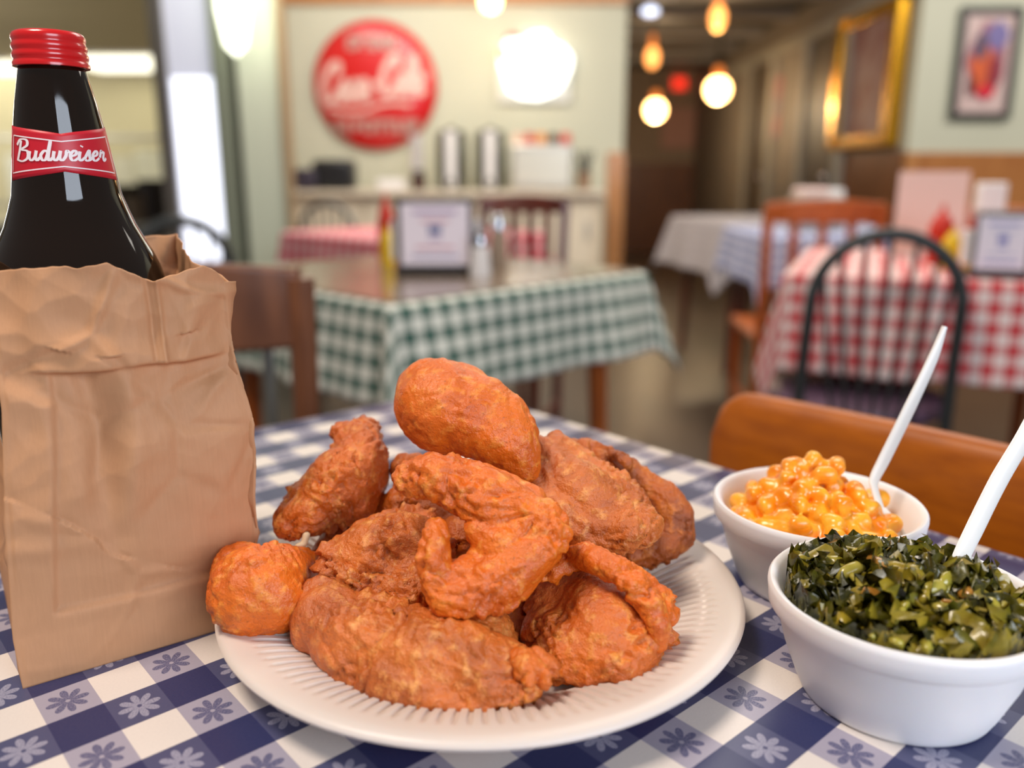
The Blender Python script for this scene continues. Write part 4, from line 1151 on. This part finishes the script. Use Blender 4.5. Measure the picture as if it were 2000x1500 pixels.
tag(o, 'small round white lamp at the top left of the hallway ceiling', 'ceiling lamp')
o = MB().lathe([(.001, 0), (.05, .05), (.075, .2), (.075, .55), (.05, .7), (.001, .72)], 24).build('hanging_lamp', mat('white_glow_shade', (250, 255, 235), .4, emit=(250, 255, 228), es=3), loc=WY(462, 110, 4.2))
tag(o, 'long bright oval hanging lamp before the pale green panel', 'lamp')

# ---------------------------------------------------------------- back counter and what stands on it
YCf = 4.95
cz = WY(900, 372, YCf).z
ct = thing('serving_counter', 'long cream counter against the sign wall', 'counter', (0, 0, 0))
cx0, cx1 = xl+.01, X_at(1184, YCf)
MB().box(((cx0+cx1)/2, (YCf+YW)/2-.01, cz-.015), (cx1-cx0, YW-YCf, .03)).build('worktop', mat('cream_worktop', (220, 206, 184), .35), ct, bevel=.005)
MB().box(((cx0+cx1)/2, (YCf+YW)/2+.02, (cz-.03)/2), (cx1-cx0-.02, YW-YCf-.08, cz-.03)).build('cabinet_body', mat('cream_cabinet', (224, 208, 182), .5), ct)
for i in range(4):
    w = (cx1-cx0-.1)/4; x = cx0+.05+w*(i+.5)
    dd = MB().box((x, YCf+.045, cz/2), (w-.02, .02, cz-.14)).build('cabinet_door', mat('cream_door', (226, 212, 188), .5), ct, bevel=.004)
    MB().box((x+w*.4, YCf+.028, cz-.22), (.015, .02, .1)).build('door_handle', m_steel, dd)
cy = 5.15
def cp(px): return X_at(px, cy, 350)
def ht(py): return WY(900, py, cy).z - cz
def standing(name, px, label, cat, rot=0): return thing(name, label, cat, (cp(px), cy, cz+.001), rot)
# black appliance
t = standing('toaster', 645, 'black boxy appliance at the left end of the cream counter', 'toaster')
MB().box((0.03, 0, .085), (.24, .2, .17)).build('housing', m_black, t, bevel=.03)
MB().box((-.12, -.05, .06), (.12, .2, .12)).build('control_box', mat('dark_grey_plastic', (58, 52, 66), .35), t, bevel=.02)
MB().box((.03, -.02, .172), (.16, .03, .006)).box((.03, .04, .172), (.16, .03, .006)).build('slots', m_steel, t)
# stack of foam cups
t = standing('cup_stack', 815, 'tall leaning stack of white foam cups on the counter below the red sign', 'cups')
for k in range(10):
    MB().lathe([(.03, .0), (.038, .095), (.042, .10), (.040, .1), (.035, .094)], 20, (0, 0, k*.024)).build('cup', m_white, t)
t = standing('syrup_jar', 822, 'small dark brown jar in front of the white cup stack', 'jar'); t.location.y -= .13
MB().lathe([(.001, 0), (.04, 0), (.042, .07), (.03, .09), (.028, .1), (.001, .1)], 20).build('jar_body', mat('dark_syrup', (60, 26, 16), .2), t)
MB().lathe([(.031, .09), (.031, .112), (.001, .113)], 20).build('lid', m_black, t)
t = standing('paper_bundle', 770, 'grey-white folded bundle at the left of the cup stack', 'napkins'); t.location.y -= .1
MB().box((0, 0, .03), (.16, .12, .06)).build('folded_paper', m_white, t, bevel=.01)
# urns
for px, lab in ((883, 'left tall dark beverage urn with a pale front strip on the counter'), (958, 'right tall dark beverage urn with a pale front strip on the counter')):
    t = standing('beverage_urn', px, lab, 'beverage urn')
    h = .34
    MB().lathe([(.001, 0), (.085, 0), (.09, .02), (.09, h-.05), (.08, h-.03), (.001, h-.03)], 32).build('urn_body', mat('dark_urn_steel', (92, 92, 80), .3, metal=.6), t)
    MB().lathe([(.084, h-.03), (.08, h-.01), (.03, h), (.012, h+.02), (.001, h+.02)], 24).build('lid', m_black, t)
    MB().box((-.0, -.088, .17), (.06, .016, .32)).build('sight_gauge', m_white, t, bevel=.004)
    MB().tube([(0, -.09, .06), (0, -.14, .06), (0, -.145, .03)], .012, 10).build('tap', m_black, t)
# condiment rack
t = standing('utensil_rack', 1057, 'wide steel rack with red and orange lids at the right of the urns', 'rack')
MB().box((0, 0, .13), (.36, .22, .26)).build('rack_case', m_steel, t, bevel=.015)
MB().box((0, -.115, .13), (.32, .008, .18)).build('front_panel', mat('pale_rack_front', (206, 202, 188), .3, metal=.3), t)
for k, c in enumerate(((226, 190, 170), (196, 60, 40), (220, 140, 60), (60, 50, 44), (206, 60, 50))):
    MB().lathe([(.001, 0), (.03, 0), (.03, .05), (.02, .06), (.001, .06)], 16, (-.14+.07*k, -.03, .26)).build('bottle_top', mat('lid_paint', c, .4), t)
t = standing('tongs_pot', 1140, 'dark pot of utensils at the right end of the counter', 'pot')
MB().lathe([(.001, 0), (.04, 0), (.045, .1), (.04, .1), (.038, .01)], 20).build('pot', mat('tan_pot', (150, 120, 96), .5), t)
for k in range(4): MB().tube([(0, 0, .02), (.05*math.cos(k*1.7), .03*math.sin(k*1.7), .22)], .008, 8).build('utensil', m_black, t)

# ---------------------------------------------------------------- things on the tables
m_advert = mat('advert_card', (236, 226, 236), .35, spec=.4)
def napkin_dispenser(loc, rz, w, h, d, label, group=None, ink=((150, 120, 170), (200, 120, 130), (90, 100, 150))):
    t = thing('napkin_dispenser', label, 'napkin dispenser', loc, rz)
    mb = MB(); n = 12
    prof = [(-w/2, .012), (w/2, .012), (w/2, h-.02)] + [(w/2-.02+.02*math.cos(a), h-.02+.02*math.sin(a)) for a in [PI/2*k/4 for k in range(1, 5)]] + [(-w/2+.02-.02*math.sin(a), h-.02+.02*math.cos(a)) for a in [PI/2*k/4 for k in range(0, 4)]] + [(-w/2, h-.02)]
    k = len(prof)
    mb.add([(x, -d/2, z) for x, z in prof]+[(x, d/2, z) for x, z in prof], [tuple(range(k)), tuple(range(2*k-1, k-1, -1))]+[(i, i+k, (i+1) % k+k, (i+1) % k) for i in range(k)])
    mb.build('case', m_chrome, t, auto=50)
    MB().box((0, 0, .007), (w*1.04, d*1.1, .014)).build('base', m_black, t, bevel=.004)
    cd = MB().box((0, -d/2-.002, h*.53), (w*.86, .003, h*.80)).build('advert_card', m_advert, t, bevel=.004)
    MB().box((0, -d/2-.001, h*.53), (w*.94, .002, h*.9)).build('card_frame', m_black, t)
    for i in range(6):
        z = h*(.82-.115*i); ww = w*(.55, .35, .16, .16, .5, .6)[i]
        hh = (.006, .004, .018, .004, .004, .004)[i]
        MB().box((0, -d/2-.0042, z), (ww, .001, hh)).build('printed_line', mat('advert_ink', ink[i % 3], .5), cd)
    for s in (-1, 1):
        MB().box((s*(w/2+.006), 0, h*.45), (.012, d*.7, h*.5)).build('napkin_slot', m_white, t)
    return t
p = WZ(850, 536, TZ+.006)
napkin_dispenser((p.x, p.y+.05, TZ+.0046), .03, .175, .170, .10, 'chrome napkin dispenser with white advert card on the green gingham table')
def squeeze(loc, h, r, m, label, tipm=None, cat='bottle'):
    t = thing('squeeze_bottle', label, cat, loc)
    MB().lathe([(.001, 0), (r*.95, 0), (r, .008), (r, h*.62), (r*.85, h*.72), (r*.6, h*.76), (.001, h*.76)], 24).build('bottle_body', m, t)
    MB().lathe([(r*.66, h*.74), (r*.66, h*.8), (r*.3, h*.86), (r*.12, h), (.001, h)], 20).build('nozzle_cap', tipm or m, t)
m_ketch = mat('ketchup_red', (200, 44, 24), .3); m_must = mat('mustard_yellow', (236, 200, 30), .3)
p = WZ(746, 520, TZ+.006); squeeze((p.x, p.y+.09, TZ+.0046), .175, .022, m_ketch, 'red ketchup squeeze bottle left of the chrome napkin dispenser')
p = WZ(758, 518, TZ+.006); squeeze((p.x+.0, p.y+.0, TZ+.0046), .10, .016, m_must, 'yellow mustard bottle in front of the ketchup left of the chrome dispenser')
def shaker(loc, label, h=.1, m=None):
    t = thing('salt_shaker', label, 'salt shaker', loc)
    MB().lathe([(.001, 0), (.022, 0), (.024, .01), (.018, h*.7), (.001, h*.7)], 20).build('glass_jar', m or m_white, t)
    MB().lathe([(.0185, h*.68), (.019, h*.8), (.013, h*.97), (.001, h)], 20).build('metal_cap', m_chrome, t)
p = WZ(938, 540, TZ+.006); shaker((p.x, p.y, TZ+.0046), 'white salt shaker with metal top right of the chrome dispenser')
p = WZ(948, 528, TZ+.006); shaker((p.x+.03, p.y+.06, TZ+.0046), 'grey pepper shaker behind the white salt shaker', .13, mat('pepper_glass', (150, 130, 110), .3))
# on red table
p = WZ(1975, 548, TZ); napkin_dispenser((p.x, p.y+.07, TZ+.0015), -.35, .115, .145, .10, 'white napkin dispenser on the red gingham table', ink=((150, 150, 200), (190, 190, 215), (130, 130, 190)))
q = WZ(1845, 530, TZ)
t = thing('menu_card', 'pale menu card printed with red and yellow standing on the red gingham table', 'menu', (q.x+.115, 2.36, TZ+.002), -.3)
MB().box((0, 0, .115), (.175, .006, .23)).build('card', mat('menu_card_paper', (226, 196, 184), .5), t)
MB().box((0, .025, .004), (.2, .06, .008)).build('card_foot', m_white, t)
p = WY(1835, 480, 2.16); squeeze((p.x, 2.16, TZ+.0015), .15, .030, m_ketch, 'red squeeze bottle before the menu card on the red table')
p = WY(1857, 500, 2.06); squeeze((p.x, 2.06, TZ+.0015), .10, .022, m_must, 'yellow mustard bottle next to the red bottle on the red table')
t = thing('paper_napkins', 'upright white napkin stack behind the dispenser on the red table', 'napkins', (WY(1932, 450, 2.33).x+.03, 2.40, TZ+.002), -.2)
MB().box((0, 0, .1), (.07, .05, .2)).build('stack', m_white, t, bevel=.006)
# on blue table
t = thing('napkin_dispenser', 'white napkin bundle and dispenser on the pale blue checked table', 'napkin dispenser', (WY(1595, 400, 3.5).x, 3.5, TZ+.002), .2)
MB().box((0, 0, .07), (.2, .1, .14)).build('case', m_steel, t, bevel=.01)
MB().box((-.03, 0, .155), (.12, .09, .03)).build('napkins', mat('pinkish_napkin', (236, 206, 196), .6), t, bevel=.01)
MB().box((.06, 0, .15), (.07, .09, .03)).build('napkins', m_white, t, bevel=.01)

# ---------------------------------------------------------------- light
def area(name, loc, tgt, sx, sy, power, col):
    l = bpy.data.lights.new(name, 'AREA'); l.shape = 'RECTANGLE'; l.size = sx; l.size_y = sy; l.energy = power; l.color = col
    o = bpy.data.objects.new(name, l); C.objects.link(o); o.location = loc
    o.rotation_euler = (Vector(tgt)-Vector(loc)).to_track_quat('-Z', 'Y').to_euler()
    return o
area('window_daylight', (1.15, -1.15, 1.45), (.1, .45, .8), 1.2, 1.1, 33, (.78, .87, 1.0))
area('unseen_overhead_light', (-.7, .1, 2.5), (-.1, .45, .8), .55, .45, 26, (1.0, .86, .72))
area('unseen_overhead_light', (.8, 2.6, 2.6), (.5, 3.0, .8), 2.0, 1.6, 46, (1.0, .93, .84))
area('unseen_overhead_light', (-.8, 4.2, 2.5), (-.6, 4.8, .8), 1.6, .8, 34, (1.0, .95, .88))
area('kitchen_fill', (-7.9, 9, 2.15), (-4.5, 10, .8), 1.6, 2.4, 100, (1.0, .96, .84))  # unseen pair of lights added to brighten the kitchen
area('kitchen_fill', (-5.1, 6.2, 2.15), (-3.2, 7.4, .8), 1.2, 1.4, 60, (1.0, .96, .84))
area('unseen_overhead_light', (3.2, 3.3, 2.75), (2.9, 5.0, 1.0), 1.4, 1.0, 42, (1.0, .95, .88))  # unseen light added to brighten the right-hand wall
for p_, e_ in ((WY(1280, 215, 9.0), 15), (WY(1402, 175, 7.6), 11), (WY(1402, 35, 6.0), 4), (WY(958, 2, 4.9), 5)):
    l = bpy.data.lights.new('lamp_glow', 'POINT'); l.energy = e_; l.shadow_soft_size = .04; l.color = (1, .78, .5)
    o = bpy.data.objects.new('lamp_glow', l); C.objects.link(o); o.location = p_-Vector((0, 0, .15))
w = bpy.data.worlds.new('World'); bpy.context.scene.world = w; w.use_nodes = True
w.node_tree.nodes['Background'].inputs[0].default_value = (1.0, .965, .92, 1); w.node_tree.nodes['Background'].inputs[1].default_value = .18

# ---------------------------------------------------------------- camera
cam = bpy.data.cameras.new('Camera'); co = bpy.data.objects.new('Camera', cam); C.objects.link(co)
co.location = CAM; co.rotation_euler = (PI/2-PITCH, 0, 0)
cam.sensor_width = 36; cam.lens = F/2000*36; cam.clip_start = .01
cam.dof.use_dof = True; cam.dof.focus_distance = .395; cam.dof.aperture_fstop = 3.8
sc = bpy.context.scene; sc.camera = co
sc.view_settings.view_transform = 'Standard'; sc.view_settings.look = 'None'; sc.view_settings.gamma = 1
sc.view_settings.use_curve_mapping = False
sc.view_settings.exposure = .12
